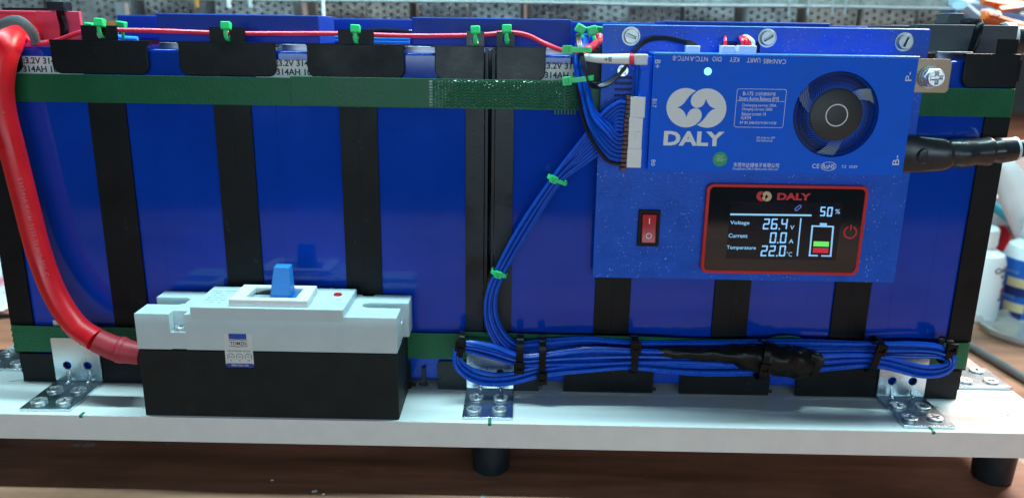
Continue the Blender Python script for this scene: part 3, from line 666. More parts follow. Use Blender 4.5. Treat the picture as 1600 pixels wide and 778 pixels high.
# round emblem: two interlocking discs with star shaped gaps
def emblem(parent, px0, py0, sc, yf, mats, back):
    def E(x, y): v = at(px0+x*sc, py0+y*sc, yf); return (v.x, v.z)
    def disc(cx, cy, r): return [E(cx+r*math.cos(2*math.pi*k/48), cy+r*1.02*math.sin(2*math.pi*k/48)) for k in range(48)]
    for nm, d, mt, y in (('emblem_disc', disc(200, 345, 117), mats[0], yf), ('emblem_disc', disc(330, 347, 117), mats[1], yf-.03)):
        plate(MB(), d, (), y-.10, .08).build(nm, mt, parent)
    cut = [(147, 343), (168, 336), (190, 318), (210, 290), (228, 268), (248, 252), (272, 240), (262, 252), (244, 268), (233, 288), (230, 310), (237, 330), (250, 342), (266, 347), (246, 350), (228, 358), (214, 376), (204, 402), (196, 380), (184, 362), (168, 350)]
    m_ = MB()
    for pts in (cut, [(528-x, 694-y) for x, y in cut]): plate(m_, [E(x, y) for x, y in pts], (), yf-.19, .06)
    m_.build('emblem_gap', back, parent)
emblem(bx, 1020, 80, .257, YF, (printwhite, printwhite), bmsblue)
# green inspection sticker
p = at(1125, 249, YF); gs = plate(MB(), ring(4.1, 32, (p.x, p.z)), (), YF-.12, .1).build('inspection_sticker', stickergreen, bx)
a = MB(); text(a, 'QC', (p.x, YF-.16, p.z+1.2), 2.6, align='CENTER', ext=.02); text(a, 'PASSED', (p.x, YF-.16, p.z-.9), 1.2, align='CENTER', ext=.02); a.box(p.x-3, p.x+3, YF-.17, YF-.13, p.z-.15, p.z+.05); a.build('sticker_lettering', printgrey, gs)
# copper output tab with bolt
tb = MB(); t0, t1 = at(1433, 145, -19), at(1489, 93, -19)
plate(tb, rrect(229.5, t1.x, t0.z, t1.z, 2.2, corners=(0, 1, 1, 0)), (), -19, 1.6, .15); tb = tb.build('output_tab', copper, bx)
c = at(1452, 121, -19.2); c = (c.x, -19, c.z)
mb = MB(); mb.lathe(c, [(0, 0), (6.1, 0), (6.1, .9), (4, .9), (0, .9)], 32, '-y'); mb.build('flat_washer', nickel, tb)
mb = MB(); mb.lathe((c[0], -20, c[2]), [(0, 0), (5.4, 0), (5.4, 1.3), (4, 1.5), (0, 1.5)], 32, '-y'); mb.build('spring_washer', nickel, tb)
mb = MB(); mb.lathe((c[0], -21.5, c[2]), [(0, 0), (5.5, 0), (5.5, 2.6), (5, 3.2), (0, 3.2)], 6, '-y'); screw_mb(mb, (c[0], -24.5, c[2]), 4.7, 3.0, 'cross', .1, '-y'); mb.build('bolt_head', screwm, tb, .2)

# ------------------------------------------------------------------ display
dY = -11.5
ds = thing('display_panel', (174, -10, 78), 'red rimmed black display panel showing voltage and battery level', 'display')
a, b = at(1091, 426, dY), at(1360, 291, dY); dx0, dx1, dz0, dz1 = a.x+1.2, b.x-.2, a.z-.2, b.z
plate(MB(), rrect(dx0, dx1, dz0, dz1, 4.2), [rrect(dx0+2.1, dx1-2.1, dz0+2.1, dz1-2.1, 2.6)], dY, 3.4, .5).build('bezel', bezelred, ds)
plate(MB(), rrect(dx0+1.9, dx1-1.9, dz0+1.9, dz1-1.9, 2.8), (), dY+.5, 2.5).build('glass', glassblack, ds)
DY = dY+.42
def dp(px, py): v = at(px, py, DY); return Vector((v.x, DY, v.z))
sc_ = MB(); a, b = dp(1134, 404), dp(1317, 318); sc_.box(a.x, b.x, DY-.02, DY+.06, a.z, b.z).build('screen', M('lcd_ground', (.004, .005, .012), .15), ds)
DY -= .06
def quad(mb, pts): return mb.faces([dp(*p) for p in pts]+[dp(*p)+Vector((0, .04, 0)) for p in pts], [(0,1,2,3), (7,6,5,4), (0,4,5,1), (1,5,6,2), (2,6,7,3), (3,7,4,0)])
lt = MB()
SEG = {'0': 'abcdef', '2': 'abged', '4': 'fgbc', '5': 'afgcd', '6': 'afgedc'}
def digit(ch, x, y, wd, ht, sl=.13, th=2.3):
    def q(u, v): return (x+u*wd+(1-v)*ht*sl-ht*sl*.5, y+v*ht)
    e = th/wd; f = th/ht
    D = {'a': (.08, 0, .92, f), 'd': (.08, 1-f, .92, 1), 'g': (.1, .5-f/2, .9, .5+f/2), 'f': (0, .04, e, .48), 'b': (1-e, .04, 1, .48), 'e': (0, .52, e, .96), 'c': (1-e, .52, 1, .96)}
    for s in SEG[ch]:
        u0, v0, u1, v1 = D[s]; quad(lt, [q(u0, v0), q(u1, v0), q(u1, v1), q(u0, v1)])
def dot(x, y): quad(lt, [(x, y), (x+2.2, y), (x+1.9, y+2.4), (x-.3, y+2.4)])
for ch, x in (('2', 1192.5), ('6', 1205), ('4', 1220.5)): digit(ch, x, 341.5, 10, 17)
dot(1216.5, 356.5)
for ch, x in (('0', 1203), ('0', 1219)): digit(ch, x, 363, 10, 17)
dot(1214.2, 378)
for ch, x in (('2', 1189), ('2', 1201.5), ('0', 1217.5)): digit(ch, x, 383.5, 10, 17)
dot(1212.8, 398.5)
digit('5', 1281.5, 323, 8.4, 15); digit('0', 1292.3, 323.5, 8.6, 15)
def dl(s, a, b, h, **k): fit_text(lt, s, dp(*a), dp(*b), h, ext=.02, **k)
dl('Voltage', (1141, 348.5), (1171, 349), 2.9, bold=.09); dl('Current', (1138.5, 368), (1168, 368.5), 2.5, bold=.09); dl('Temperature', (1135.5, 387.2), (1181, 388), 2.9, bold=.09)
dl('V', (1234.5, 355.5), (1241, 355.7), 2.5, bold=.1); dl('A', (1232.5, 377), (1240, 377.2), 2.5, bold=.1); dl('°C', (1229, 397), (1237.5, 397.3), 2.9); dl('%', (1305, 330.5), (1312.5, 331), 2.8, bold=.08)
quad(lt, [(1141, 333.6), (1268, 335.2), (1268, 338.0), (1141, 336.4)])
quad(lt, [(1250.5, 341), (1252.6, 341), (1246.6, 400), (1244.6, 400)])
for p in ([(1268, 352), (1303, 353), (1303, 355.4), (1268, 354.4)], [(1268, 353), (1270.6, 353), (1266, 400), (1263.6, 400)], [(1300.6, 354), (1303.3, 354), (1299, 401), (1296.4, 401)], [(1263.6, 398), (1278, 398.3), (1278, 400.6), (1263.6, 400.3)], [(1283, 398.6), (1299, 399), (1299, 401), (1283, 400.8)], [(1281, 348.5), (1292, 348.8), (1292, 352.6), (1281, 352.3)]): quad(lt, p)
lt.build('lit_lettering', lcd, ds)
quad(MB(), [(1271.5, 377), (1295.5, 377.8), (1294.8, 385.5), (1270.8, 384.7)]).build('green_level_bar', lcdgreen, ds)
quad(MB(), [(1270.6, 386.8), (1294.6, 387.6), (1294, 395.6), (1269.8, 394.8)]).build('red_level_bar', lcdred, ds)
ic = MB(); v = dp(1247, 325)
for u, wv in ((-.9, 1.7), (.9, 1.7)):
    pass
put(ic, plate_mesh(rrect(-2.2, 2.2, -.95, .95, .9), [rrect(-1.85, 1.85, -.6, .6, .55)], .05), (v.x, DY, v.z), XZ @ Matrix.Rotation(R(42), 4, 'Z')); ic.build('link_icon', lcdblue, ds)
rt = MB(); fit_text(rt, 'DALY', dp(1214.5, 307), dp(1267, 308), 4.2, ext=.03, bold=.45)
rt.build('red_lettering', inkred, ds); rt = MB()
v = dp(1328.5, 363); rt.box(v.x-.42, v.x+.42, DY-.02, DY+.03, v.z+1.2, v.z+4.6)
plate(rt, [(v.x+4*math.cos(R(a)), v.z+4*math.sin(R(a))) for a in range(112, 429, 12)]+[(v.x+3.1*math.cos(R(a)), v.z+3.1*math.sin(R(a))) for a in range(428, 111, -12)], (), DY-.02, .05)
rt.build('power_symbol', inkred, ds)
emblem(ds, 1187-10.5, 307-22.8, .0655, DY, (inkred, inktan), glassblack)

# ------------------------------------------------------------------ rocker switch
rs = thing('rocker_switch', (95.5, -9, 94), 'red rocker switch in a black frame on the blue plate', 'switch')
a, b = at(994, 385, -9.6), at(1034, 328, -9.6)
plate(MB(), rrect(a.x+.4, b.x-.6, a.z+.2, b.z-.2, .5, 2), [rrect(a.x+2.5, b.x-2.6, a.z+2.6, b.z-2.6, .3, 2)], -10, 2, .3).build('frame', black, rs)
x0, x1, z0, z1 = a.x+2.7, b.x-2.8, a.z+2.8, b.z-2.8; zm = (z0+z1)/2
MB().prism([(-8.1, z0), (-11.8, z0), (-10.2, zm), (-10.6, z1), (-8.1, z1)], 'x', x0, x1).build('rocker', rockerred, rs, .35)
sy = MB(); xm = (x0+x1)/2
sy.obox((xm, -10.52, zm+4.6), (.28, 0, 0), (0, .12, 0), (0, .05, 1.7))
put(sy, plate_mesh(ring(1.75, 24), [ring(1.3, 24)], .2), (xm, -11.25, zm-4.3), XZ @ Matrix.Rotation(R(-10), 4, 'X')); sy.build('switch_mark', printwhite, rs)

# ------------------------------------------------------------------ blue wire harness
hs = thing('wire_harness', (60, -14, 110), 'bundle of thin blue wires coiled along the bottom and plugged into the box', 'wiring')
def lay(st, t, lay_i, rad=1.02):
    """stations (px, py, half spread px, y) -> a path; t in -1..1 across the bundle"""
    P = []
    for i, (x, y, s, d) in enumerate(st):
        x2, y2 = st[min(i+1, len(st)-1)][:2]; x1, y1 = st[max(i-1, 0)][:2]
        l = math.hypot(x2-x1, y2-y1) or 1
        nx, ny = -(y2-y1)/l, (x2-x1)/l
        P.append(at(x+nx*s*t+random.uniform(-.7, .7), y+ny*s*t+random.uniform(-.7, .7), d+lay_i+random.uniform(-.4, .4)))
    return P
NW = 8
LOOP = [(868, 283, 7, -13), (820, 357, 8, -9), (781, 426, 7, -8), (766, 472, 8, -8), (774, 515, 10, -9), (803, 546, 13, -9), (850, 546, 15, -9), (920, 543, 15, -8), (990, 545, 11, -8), (1100, 546, 13, -8), (1250, 546, 14, -8),
        (1360, 546, 11, -8), (1430, 546, 11, -9), (1468, 550, 9, -11), (1486, 562, 7, -14), (1477, 576, 7, -15), (1440, 580, 9, -14), (1362, 564, 9, -12), (1250, 568, 13, -11), (1100, 572, 13, -11), (990, 567, 9, -12), (920, 570, 10, -12),
        (850, 578, 9, -13), (790, 592, 8, -14), (745, 588, 9, -16), (716, 568, 7, -18), (722, 542, 7, -16), (765, 548, 10, -14), (812, 562, 8, -15), (850, 561, 8, -16), (920, 556, 12, -15), (990, 556, 10, -15), (1060, 557, 8, -14), (1130, 560, 8, -14)]
lays = [-2.2, 0, 2.2]
ctr = (978, 154)
for i in range(NW):
    t = -1+2*i/(NW-1)
    pin = (977-i*.6, 160+i*6.2)
    # pins 1..8: over to the lower left, into the diagonal run
    st = [pin+(0, -24), (965-i*.5, pin[1]+.8, 0, -24), (940+i*1.2, 180+i*7.0, 0, -22.5+i*.7), (905+i*1.5, 224+i*4.4, 0, -18+i*.5)]
    P = [at(x, y, d) for x, y, s, d in st]+lay(LOOP, -t, lays[i % 3])
    MB().tube(P, 1.02, 8, sub=5).build('wire', bluewire, hs)
for i in range(NW):
    # lower pins: curve up to the top of the pack
    t = -1+2*i/(NW-1)
    last = i == NW-1
    pin = (974-i*.5, 210+i*6.6)
    bxp = 905-9*t; bxt = 911 if last else bxp
    P = [at(pin[0], pin[1], -24), at(pin[0]-10, pin[1]-1, -24.5), at(948-t*3, pin[1]-16+i*1.0, -25-lays[i % 3]*.4), at(923-t*6, 172+i*4.5, -22-lays[i % 3]), at(bxp+6, 140, -18-lays[i % 3]), at(bxt+1, 114, -15-lays[i % 3]), at(bxt-1, 92, -11-lays[i % 3]), at(bxt+2, 72, -6-lays[i % 3]), at(bxp+6, 58, 4-lays[i % 3]), at(bxp+9, 56, 20), at(bxp+12+i, 62, 40)]
    MB().tube(P, 1.02, 8, sub=5).build('wire', blackwire if last else bluewire, hs, label='black wire among the blue ones' if last else None)
cn = MB(); 
a = at(984, 262, -22); b = at(1008, 150, -22)
def cbx(p0, p1, y0, y1, mb): u = at(*p0, y0); v = at(*p1, y0); mb.box(u.x, v.x, y0, y1, u.z, v.z)
cbx((984, 184), (1009, 152), -25.5, -21, cn); cbx((981, 233), (1005, 184.5), -26, -21, cn); cbx((979, 262), (1003, 233.5), -25.5, -21, cn)
cbx((992, 222), (1002, 206), -26.3, -25.9, cn)
cn.build('connector_body', whiteplastic, hs, .35)
pnb = MB(); u0 = at(985, 153, -23.8); u1 = at(974, 264, -23.8)
for k in range(17):
    f = k/16; p = u0.lerp(u1, f); pnb.box(p.x-2.2, p.x+1.6, -25.2, -21.5, p.z-1.0, p.z+1.0)
pnb.build('contact_row', brownpin, hs, .2)

# white sleeved plus lead and its plug
pl = thing('sleeved_lead', at(950, 92, -14), 'white sleeved lead marked plus, plugged into the top left of the box', 'wire')
MB().tube([at(912, 90, -13), at(935, 92, -15), at(960, 92.5, -18), at(984, 92.5, -20)], [2.0, 2.5, 2.7, 2.9], 14).build('sleeve', whiteplastic, pl)
c = at(984, 92.5, -20); MB().lathe((c.x-.3, c.y, c.z), [(0, 0), (3.1, 0), (3.1, 2.4), (0, 2.4)], 16, 'x').build('red_ring', redwire, pl)
u = at(989, 102, -23.5); v = at(1013, 85, -23.5); MB().box(u.x+.6, v.x, -24.8, -18, u.z, v.z).build('plug', M('milky_plastic', (.74, .80, .82), .25, trans=.2), pl, .9, 3)
tx = MB(); p = at(950, 92.5, -19.4); text(tx, 'B+', (p.x, -20.1, p.z), 3.6, 180, align='CENTER', bold=.06); tx.build('lettering', inkblack, pl)
MB().tube([at(937, 57, 6), at(934, 66, 2), at(922, 76, -8), at(912, 86, -12), at(914, 90.5, -13)], [2.4, 2.3, 2.1, 2.0, 1.9], 10).build('red_end', redwire, pl)

# black thermistor pair arching over the box
nt_ = thing('thermistor_lead', at(1000, 70, -16), 'thin black twin lead arching over the top left corner of the box', 'wire')
for k in range(3):
    o = k*2.6-2.6
    MB().tube([at(1088+o*.8, 74, -16), at(1084+o*.6, 68+o*.4, -16), at(1068, 66+o, -15), at(1040, 60+o*.9, -14), at(1012, 63+o, -13), at(992, 80+o*.6, -12), at(975, 108+o*.4, -11.5), at(955, 128+o, -11-k), at(932, 136+o*.6, -14-k), at(920, 128+o*.5, -20-k*.6), at(914+o*.5, 112, -20.5), at(910+o*.7, 92, -17), at(905+o, 70, -11), at(903+o, 58, -3), at(906+o, 54, 12)], .72, 8).build('wire', blackwire, nt_)
for px0, px1, lb, cols in ((1073, 1094, 'small white plug with the black twin lead on the box top', ()), (1127.5, 1149, 'small white plug with one red wire on the box top', ((1133, redwire, 1133),)), (1153, 1182, 'wider white plug with red and white wires on the box top', ((1160, redwire, 1156), (1166, redwire, 1157), (1171, redwire, 1158), (1176, whiteplastic, 1160)))):
    t = thing('plug', at((px0+px1)/2, 78, -16), lb, 'connector', 'white plugs along the box top')
    u = at(px0, 79.5, -19); v = at(px1, 72, -19); MB().box(u.x, v.x, -20, -13, bT+.97, v.z).build('shell', whiteplastic, t, .4)
    for i, (x, mt, x2) in enumerate(cols):
        MB().tube([at(x, 73, -16), at(x, 66, -16), at((x+x2)/2, 61-i*.6, -13), at(x2, 58, -5), at(x2-1, 58, 2)], .95 if mt is redwire else 1.3, 8).build('wire', mt, t)

# ------------------------------------------------------------------ thin red sense wire along the top
rw = MB(); rw.tube([at(33, 42, 8), at(38, 56, 4), at(56, 68, 3), at(85, 65, 3), at(125, 51, 3.6), at(157, 47, 4.4), at(190, 47.5, 4.2), at(260, 49, 4), at(352, 52.5, 4.4), at(430, 53, 4), at(520, 53, 4), at(556, 54, 4.4), at(640, 56.5, 4), at(743, 55.5, 4.4), at(792, 51.5, 4.4), at(822, 55, 3), at(850, 68, 0), at(875, 78, -6), at(893, 80, -10), at(904, 82, -12), at(913, 79, -10), at(920, 73, -8)], 1.35, 10)
tag(rw.build('red_sense_wire', redwire), 'thin red wire running along the tops of the black tabs', 'wire')

# ------------------------------------------------------------------ thick red cable
rc = thing('red_cable', at(22, 240, -10), 'thick red cable with white print curving down into the breaker', 'cable')
PATH = [(52, 62, 34), (40, 58, 22), (26, 57, 10), (13, 63, -1), (4, 82, -9), (-1, 112, -12), (-1, 145, -13), (6, 185, -13), (22, 245, -13), (41, 320, -13), (61, 395, -14), (86, 460, -17), (117, 507, -21), (150, 531, -25)]
RC = [at(*p[:2], p[2]) for p in PATH]
MB().tube(RC, [8.0, 8.2, 8.6, 8.8, 8.6, 8.1, 7.5, 7.2, 7.0, 6.9, 6.9, 6.9, 6.9, 6.9], 24, sub=8).build('sheath', redrubber, rc)
MB().tube([at(152, 532, -25), at(172, 541, -25), at(184, 545, -25), at(188, 546, -25), at(193, 547.5, -25), at(200, 549, -25), at(222, 553, -25)], [7.0, 7.2, 7.4, 8.1, 8.0, 7.2, 6.6], 20).build('shrink_sleeve', redshrink, rc)
# printing bent round the cable
P, _ = spline(RC, 7, 12); fr = frames(P)
cum = [0]
for p, q in zip(P, P[1:]): cum.append(cum[-1]+(q-p).length)
def on_cable(u, v):
    k = max(0, min(len(cum)-2, next((i for i, c in enumerate(cum) if c > u), len(cum)-1)-1)); f = (u-cum[k])/(cum[k+1]-cum[k])
    p = P[k].lerp(P[k+1], f); t = fr[k][1]
    side = t.cross(Vector((0, -1, 0))).normalized(); out = Vector((0, -1, 0)); out = (out-t*out.dot(t)).normalized()
    s_out = side if side.x > 0 else -side
    an = .62-v/7.; rr = 7.25
    return p+out*math.cos(an)*rr+s_out*math.sin(an)*rr
pt = MB()
def cable_text(s, u0, size):
    me = text_mesh(s, size, ext=.03, sp=1.25); bm = bmesh.new(); bm.from_mesh(me); bpy.data.meshes.remove(me)
    bmesh.ops.triangulate(bm, faces=bm.faces[:])
    for v in bm.verts: v.co = on_cable(u0+v.co.x, v.co.y)
    m2 = bpy.data.meshes.new('t'); bm.to_mesh(m2); bm.free(); pt.mesh(m2, Matrix.Identity(4)); bpy.data.meshes.remove(m2)
pink = M('pink_print', (.74, .20, .24), .5)
cable_text('Dongguan Zhongxin', 44, 3.6); pt.build('printed_lettering', pink, rc); pt = MB(); cable_text('E353478 AWM 3135 3AWG 200°C', 118, 3.4)
pt.build('printed_lettering', pink, rc)
# grey rubber band over the bend
cl = MB().tube([at(-16, 46, -13), at(0, 39, -15), at(16, 33, -15), at(30, 33, -14), at(43, 42, -12), at(52, 54, -8), at(56, 68, -2)], [(2.4, .8), (2.4, .8), (2.6, .8), (2.7, .8), (2.7, .8), (2.7, .8), (2.5, .8)], 8)
tag(cl.build('cable_band', M('grey_rubber', (.16, .18, .20), .38, var=.2), None), 'grey rubber band arched over the top bend of the red cable', 'band')

# ------------------------------------------------------------------ black cable at B-
bc = thing('black_cable', at(1500, 240, -20), 'thick black cable with heat shrink lug leaving the box to the right', 'cable')
MB().tube([at(1408, 241.5, -19), at(1425, 241.5, -19), at(1450, 242, -20), at(1470, 242, -20), at(1478, 241.5, -20), at(1484, 240.5, -20), at(1492, 240, -20), at(1505, 240, -20), at(1520, 238.5, -20), at(1535, 238, -20), at(1544, 237, -20), at(1547, 237, -20)], [(10.6, 2.6), (10.6, 3.0), (10.0, 4.2), (9.6, 5.4), (8.9, 6.6), (7.7, 6.2), (8.1, 7.4), (8.3, 7.9), (7.6, 7.5), (8.0, 7.7), (8.2, 7.8), (7.0, 7.0)], 28, sub=6).build('heat_shrink', shrink, bc)
c = at(1447, 244, -23.4); MB().lathe((c.x, -21.6, c.z), [(0, 0), (5.0, 0), (4.8, 1.2), (3.9, 2.0), (0, 2.3)], 28, '-y').build('covered_bolt', shrink, bc)
MB().tube([at(1545, 237, -20), at(1560, 235.5, -20), at(1580, 233.5, -20), at(1584, 233, -20)], [6.2, 7.3, 6.9, 6.5], 24).build('heat_shrink', shrink, bc)
MB().tube([at(1583, 233, -20), at(1587, 232.5, -20)], [6.75, 6.75], 24, sub=1).build('glue_ring', printgrey, bc)
MB().tube([at(1584, 233, -20), at(1610, 231, -20), at(1660, 227, -18), at(1750, 222, -10)], 4.9, 20).build('sheath', blackwire, bc)

# ------------------------------------------------------------------ zip ties
def ztie(px, py, d, ax, half_len, half_dep, mat, label, group, head=(0, 0), wdt=2.2, hs_=2.2, tail=None, cat='zip tie'):
    """band loop round a bundle: ax = direction across the bundle in the picture plane (world x,z)"""
    c = at(px, py, d); ax = Vector((ax[0], 0, ax[1])).normalized(); along = Vector((-ax.z, 0, ax.x))
    t = thing('zip_tie', c, label, cat, group)
    vs = []; n = 28
    for i in range(n):
        a = 2*math.pi*i/n; e = 2/3.2
        u = math.copysign(abs(math.cos(a))**e, math.cos(a)); v = math.copysign(abs(math.sin(a))**e, math.sin(a))
        for rr, s in ((0, 1), (.75, 1), (.75, -1), (0, -1)):
            vs.append(c+ax*u*(half_len+rr)+Vector((0, 1, 0))*v*(half_dep+rr)+along*s*wdt/2)
    fs = [(4*k+j, 4*k+(j+1) % 4, 4*((k+1) % n)+(j+1) % 4, 4*((k+1) % n)+j) for k in range(n) for j in range(4)]
    MB().faces(vs, fs).build('band', mat, t, .12)
    hc = c+ax*head[0]+Vector((0, -half_dep-1.1-head[1], 0))
    hb = MB(); me = plate_mesh(rrect(-hs_*.95, hs_*.95, -hs_*1.05, hs_*1.05, .4, 2), [rrect(-hs_*.5, hs_*.5, -hs_*.35, hs_*.35, .1, 2)], 2.6, .25)
    rot = Matrix(((along.x, 0, ax.x), (0, 1, 0), (along.z, 0, ax.z))).to_4x4() @ Matrix(((1, 0, 0, 0), (0, 0, -1, 0), (0, 1, 0, 0), (0, 0, 0, 1)))
    put(hb, me, hc, rot); hb.obox(hc+Vector((0, .5, 0)), ax*hs_*.5, along*hs_*.6, (0, .5, 0)); hb.build('head', mat, t)
    if tail:
        MB().obox(hc+ax*(tail/2+hs_), ax*(abs(tail)/2), along*wdt*.42, (0, .35, 0)).build('tail', mat, t)
    return t
GT = 'green zip ties on the thin wires'; BT = 'black zip ties on the blue wire coil'
# on the slotted tabs: head above the tab, band through the slot
for px, pz, lb in ((157, 36, 'green zip tie on the first slotted tab, beside the red terminal block'), (354, 41, 'green zip tie on the second slotted tab, in front of the long blue cover'), (556, 46, 'green zip tie on the third slotted tab, between the front covers'),
               (743, 48, 'green zip tie on the slotted tab left of the centre joint'), (792, 46, 'green zip tie on the slotted tab right of the centre joint')):
    c = at(px, pz, .5); t = thing('zip_tie', c, lb, 'zip tie', GT)
    tl = random.uniform(-.12, .12)
    hb = MB(); hb.obox((c.x, -.2, c.z), (2.7, 0, tl), (0, 2.2, -.5), (-tl*.6, .4, 2.2)); hb.build('head', greentie, t, .6, 2)
    MB().tube([(c.x-.2, -1.0, c.z-1), (c.x-.1, -1.9, c.z-3.2), (c.x, -1.6, c.z-6), (c.x+.3, .8, c.z-8.0), (c.x+.2, 4, c.z-8.0), (c.x, 6.4, c.z-5), (c.x, 5.5, c.z-1.5), (c.x, 2, c.z)], [(1.25, .55)]*8, 8).build('band', greentie, t)
    MB().box(c.x-1.0, c.x+1.0, -2.6, -1.6, c.z-4.6, c.z-2.0).build('tail', greentie, t, .3)
for px, py, d, lb in ((190, 39, 20, 'small green zip tie behind the first slotted tab'), (936, 47, 18, 'green zip tie end half hidden by the mounting plate corner'), (140, 41, 25, 'green zip tie sliver peeping over the first tab, beside the red block')):
    c = at(px, py, d); t = thing('zip_tie', c, lb, 'zip tie', GT)
    MB().obox(c, (2.6, 0, -.3), (0, 2.4, 0), (.3, 0, 1.9)).build('head', greentie, t, .7); MB().tube([c+Vector((0, 0, -1)), c+Vector((0, .3, -4)), c+Vector((0, .5, -8))], [(1.1, .5)]*3, 6).build('band', greentie, t)
for px, py, an, lb in ((907, 46, .5, 'green zip tie, left of two at the top of the wire bundle'), (925, 48, -.25, 'green zip tie, right of two at the top of the wire bundle')):
    c = at(px, py, 2); t = thing('zip_tie', c, lb, 'zip tie', GT)
    MB().obox(c, (2.9*math.cos(an), 0, -2.9*math.sin(an)), (0, 2.2, 0), (2.5*math.sin(an), 0, 2.5*math.cos(an))).build('head', greentie, t, .8)
    MB().tube([c+Vector((0, -1, -1.5)), c+Vector((1.5, -2.5, -5)), c+Vector((3, -2, -9)), c+Vector((4.2, 2, -11))], [(1.1, .5)]*4, 8).build('band', greentie, t)
ztie(901, 78, -11, (1, .02), 7.6, 4.8, greentie, 'pale green zip tie joining the red wire to the upright bundle', GT, head=(-5.5, .2), wdt=2.8, hs_=2.5)
ztie(905, 124, -16, (1, .12), 7.4, 5.0, greentie, 'green zip tie round the upright bundle beside the box plug', GT, head=(-7.2, 0), wdt=2.6, hs_=2.4)
ztie(871, 281, -13, (.93, -.36), 5.4, 3.8, greentie, 'green zip tie on the diagonal bundle, nearer the box', GT, head=(-2.6, 0), wdt=2.2, hs_=2.1)
ztie(780, 426, -8.5, (.95, -.3), 4.4, 3.6, greentie, 'green zip tie on the diagonal bundle, crossing the centre joint', GT, head=(-.6, 0), wdt=2.4, hs_=2.1)
for px, py, d, ax, hl, hd_, hh, lb in ((720, 541, -14, (.12, 1), 8.4, 6.0, 3.2, 'black zip tie at the left loop of the blue coil'), (812, 549, -12.5, (.02, 1), 10.0, 6.5, -7.6, 'black zip tie where the bundle joins the coil, left of a pair'),
     (847, 558, -13, (0, 1), 12.5, 6.5, -11.0, 'black zip tie with a low head, right of a pair'), (990, 553, -12, (0, 1), 10.8, 6.5, 7.6, 'black zip tie left of the black tape'),
     (1363, 553, -12, (.22, 1), 10.5, 6.5, 6.0, 'black zip tie between the tape and the right bracket'), (1476, 547, -10, (.04, 1), 7.6, 5.6, 3.6, 'black zip tie at the right loop of the blue coil')):
    ztie(px, py, d, ax, hl, hd_, blackgloss, lb, BT, head=(hh, 0), wdt=4.2 if px > 1300 or px in (812, 847, 990) else 3.6, hs_=3.4)
# the two ties round the terminal blocks
c = at(70, 14, 22); t = thing('zip_tie', c, 'black zip tie over the red terminal block', 'zip tie', 'black zip ties on the terminal blocks')
a, b = at(76, 17, 26), at(102, 3, 26)
MB().box(a.x, b.x, 24, 33, a.z+.1, b.z).build('head', black_scuff_glare, t, .6)
MB().tube([at(93, 14, 25.5), at(95, 25, 26.6), at(98, 36, 26.6), at(100, 48, 26.6), at(100, 58, 27.2)], [(2.5, .7)]*5, 8).build('band', blackgloss, t)
MB().box(a.x-30, a.x, 29, 33, 224.6, 226).build('tail', black_scuff_glare, t)
c = at(1515, 60, 28); t = thing('zip_tie', c, 'black zip tie over the dark grey terminal block', 'zip tie', 'black zip ties on the terminal blocks')
MB().box(278, 288, 40, 54, 224.8, 231.4).build('head', greycover, t, .6)
MB().tube([(292, 42, 226.5), (292.3, 32, 225.8), (291.4, 28.8, 222), (290.4, 28.6, 214), (288.6, 30, 206)], [(2.7, .8)]*5, 8).build('band', blackgloss, t)
MB().tube([(284, 42, 227), (291, 38, 226.6), (299, 38, 226)], [(1.8, .6)]*3, 6).build('tail', black_scuff_glare, t)

# ------------------------------------------------------------------ black tape wad on the coil
tw = thing('tape_wrap', at(1190, 560, -18), 'crumpled black tape wrapped round the middle of the blue coil', 'tape')
st = [(1031, 551, 8, 1.5), (1055, 552, 9, 2.2), (1085, 553, 10, 2.8), (1115, 554, 11, 3.6), (1140, 554, 14, 4.6), (1165, 558, 21, 6.0), (1190, 561, 24, 7.2), (1210, 562, 26, 7.2), (1235, 565, 26, 6.8), (1255, 568, 24, 5.8), (1272, 568, 20, 4.4), (1281, 566, 13, 3)]
tm = MB(); vs = []; nn = 26
sp1, rr1 = spline([at(x, y, -16) for x, y, h, d in st], [(h/2.62, d) for x, y, h, d in st], 4)
for i, (p, q) in enumerate(zip(sp1, rr1)):
    for k in range(nn):
        a = 2*math.pi*k/nn
        wv = 1+.05*math.sin(a*3+i*.55)+.07*math.sin(a+i*1.25)+.03*math.sin(a*6-i*.9+1)+random.uniform(-.015, .015)
        vs.append(p+Vector((random.uniform(-.3, .3)+1.2*math.sin(a*2+1)*(i > len(sp1)-6), -math.sin(a)*q[1]*wv, math.cos(a)*q[0]*wv)))
fs = [(i*nn+k, i*nn+(k+1) % nn, (i+1)*nn+(k+1) % nn, (i+1)*nn+k) for i in range(len(sp1)-1) for k in range(nn)]+[tuple(range(nn)), tuple(range(len(vs)-1, len(vs)-nn-1, -1))]
tm.faces(vs, fs).build('wad', tape, tw, smooth=28)
tm = MB().tube([at(1268, 556, -20), at(1280, 562, -22), at(1276, 574, -22), at(1268, 588, -20)], [(2.2, .5), (3, .5), (2.6, .5), (1.2, .4)], 8); tm.build('tape_end', tape, tw)
ztie(1190, 562, -16.5, (.1, 1), 11.5, 7.8, blackgloss, 'black zip tie buried in the crumpled black tape', BT, head=(-2.5, -.3), wdt=4.0, hs_=3.4)

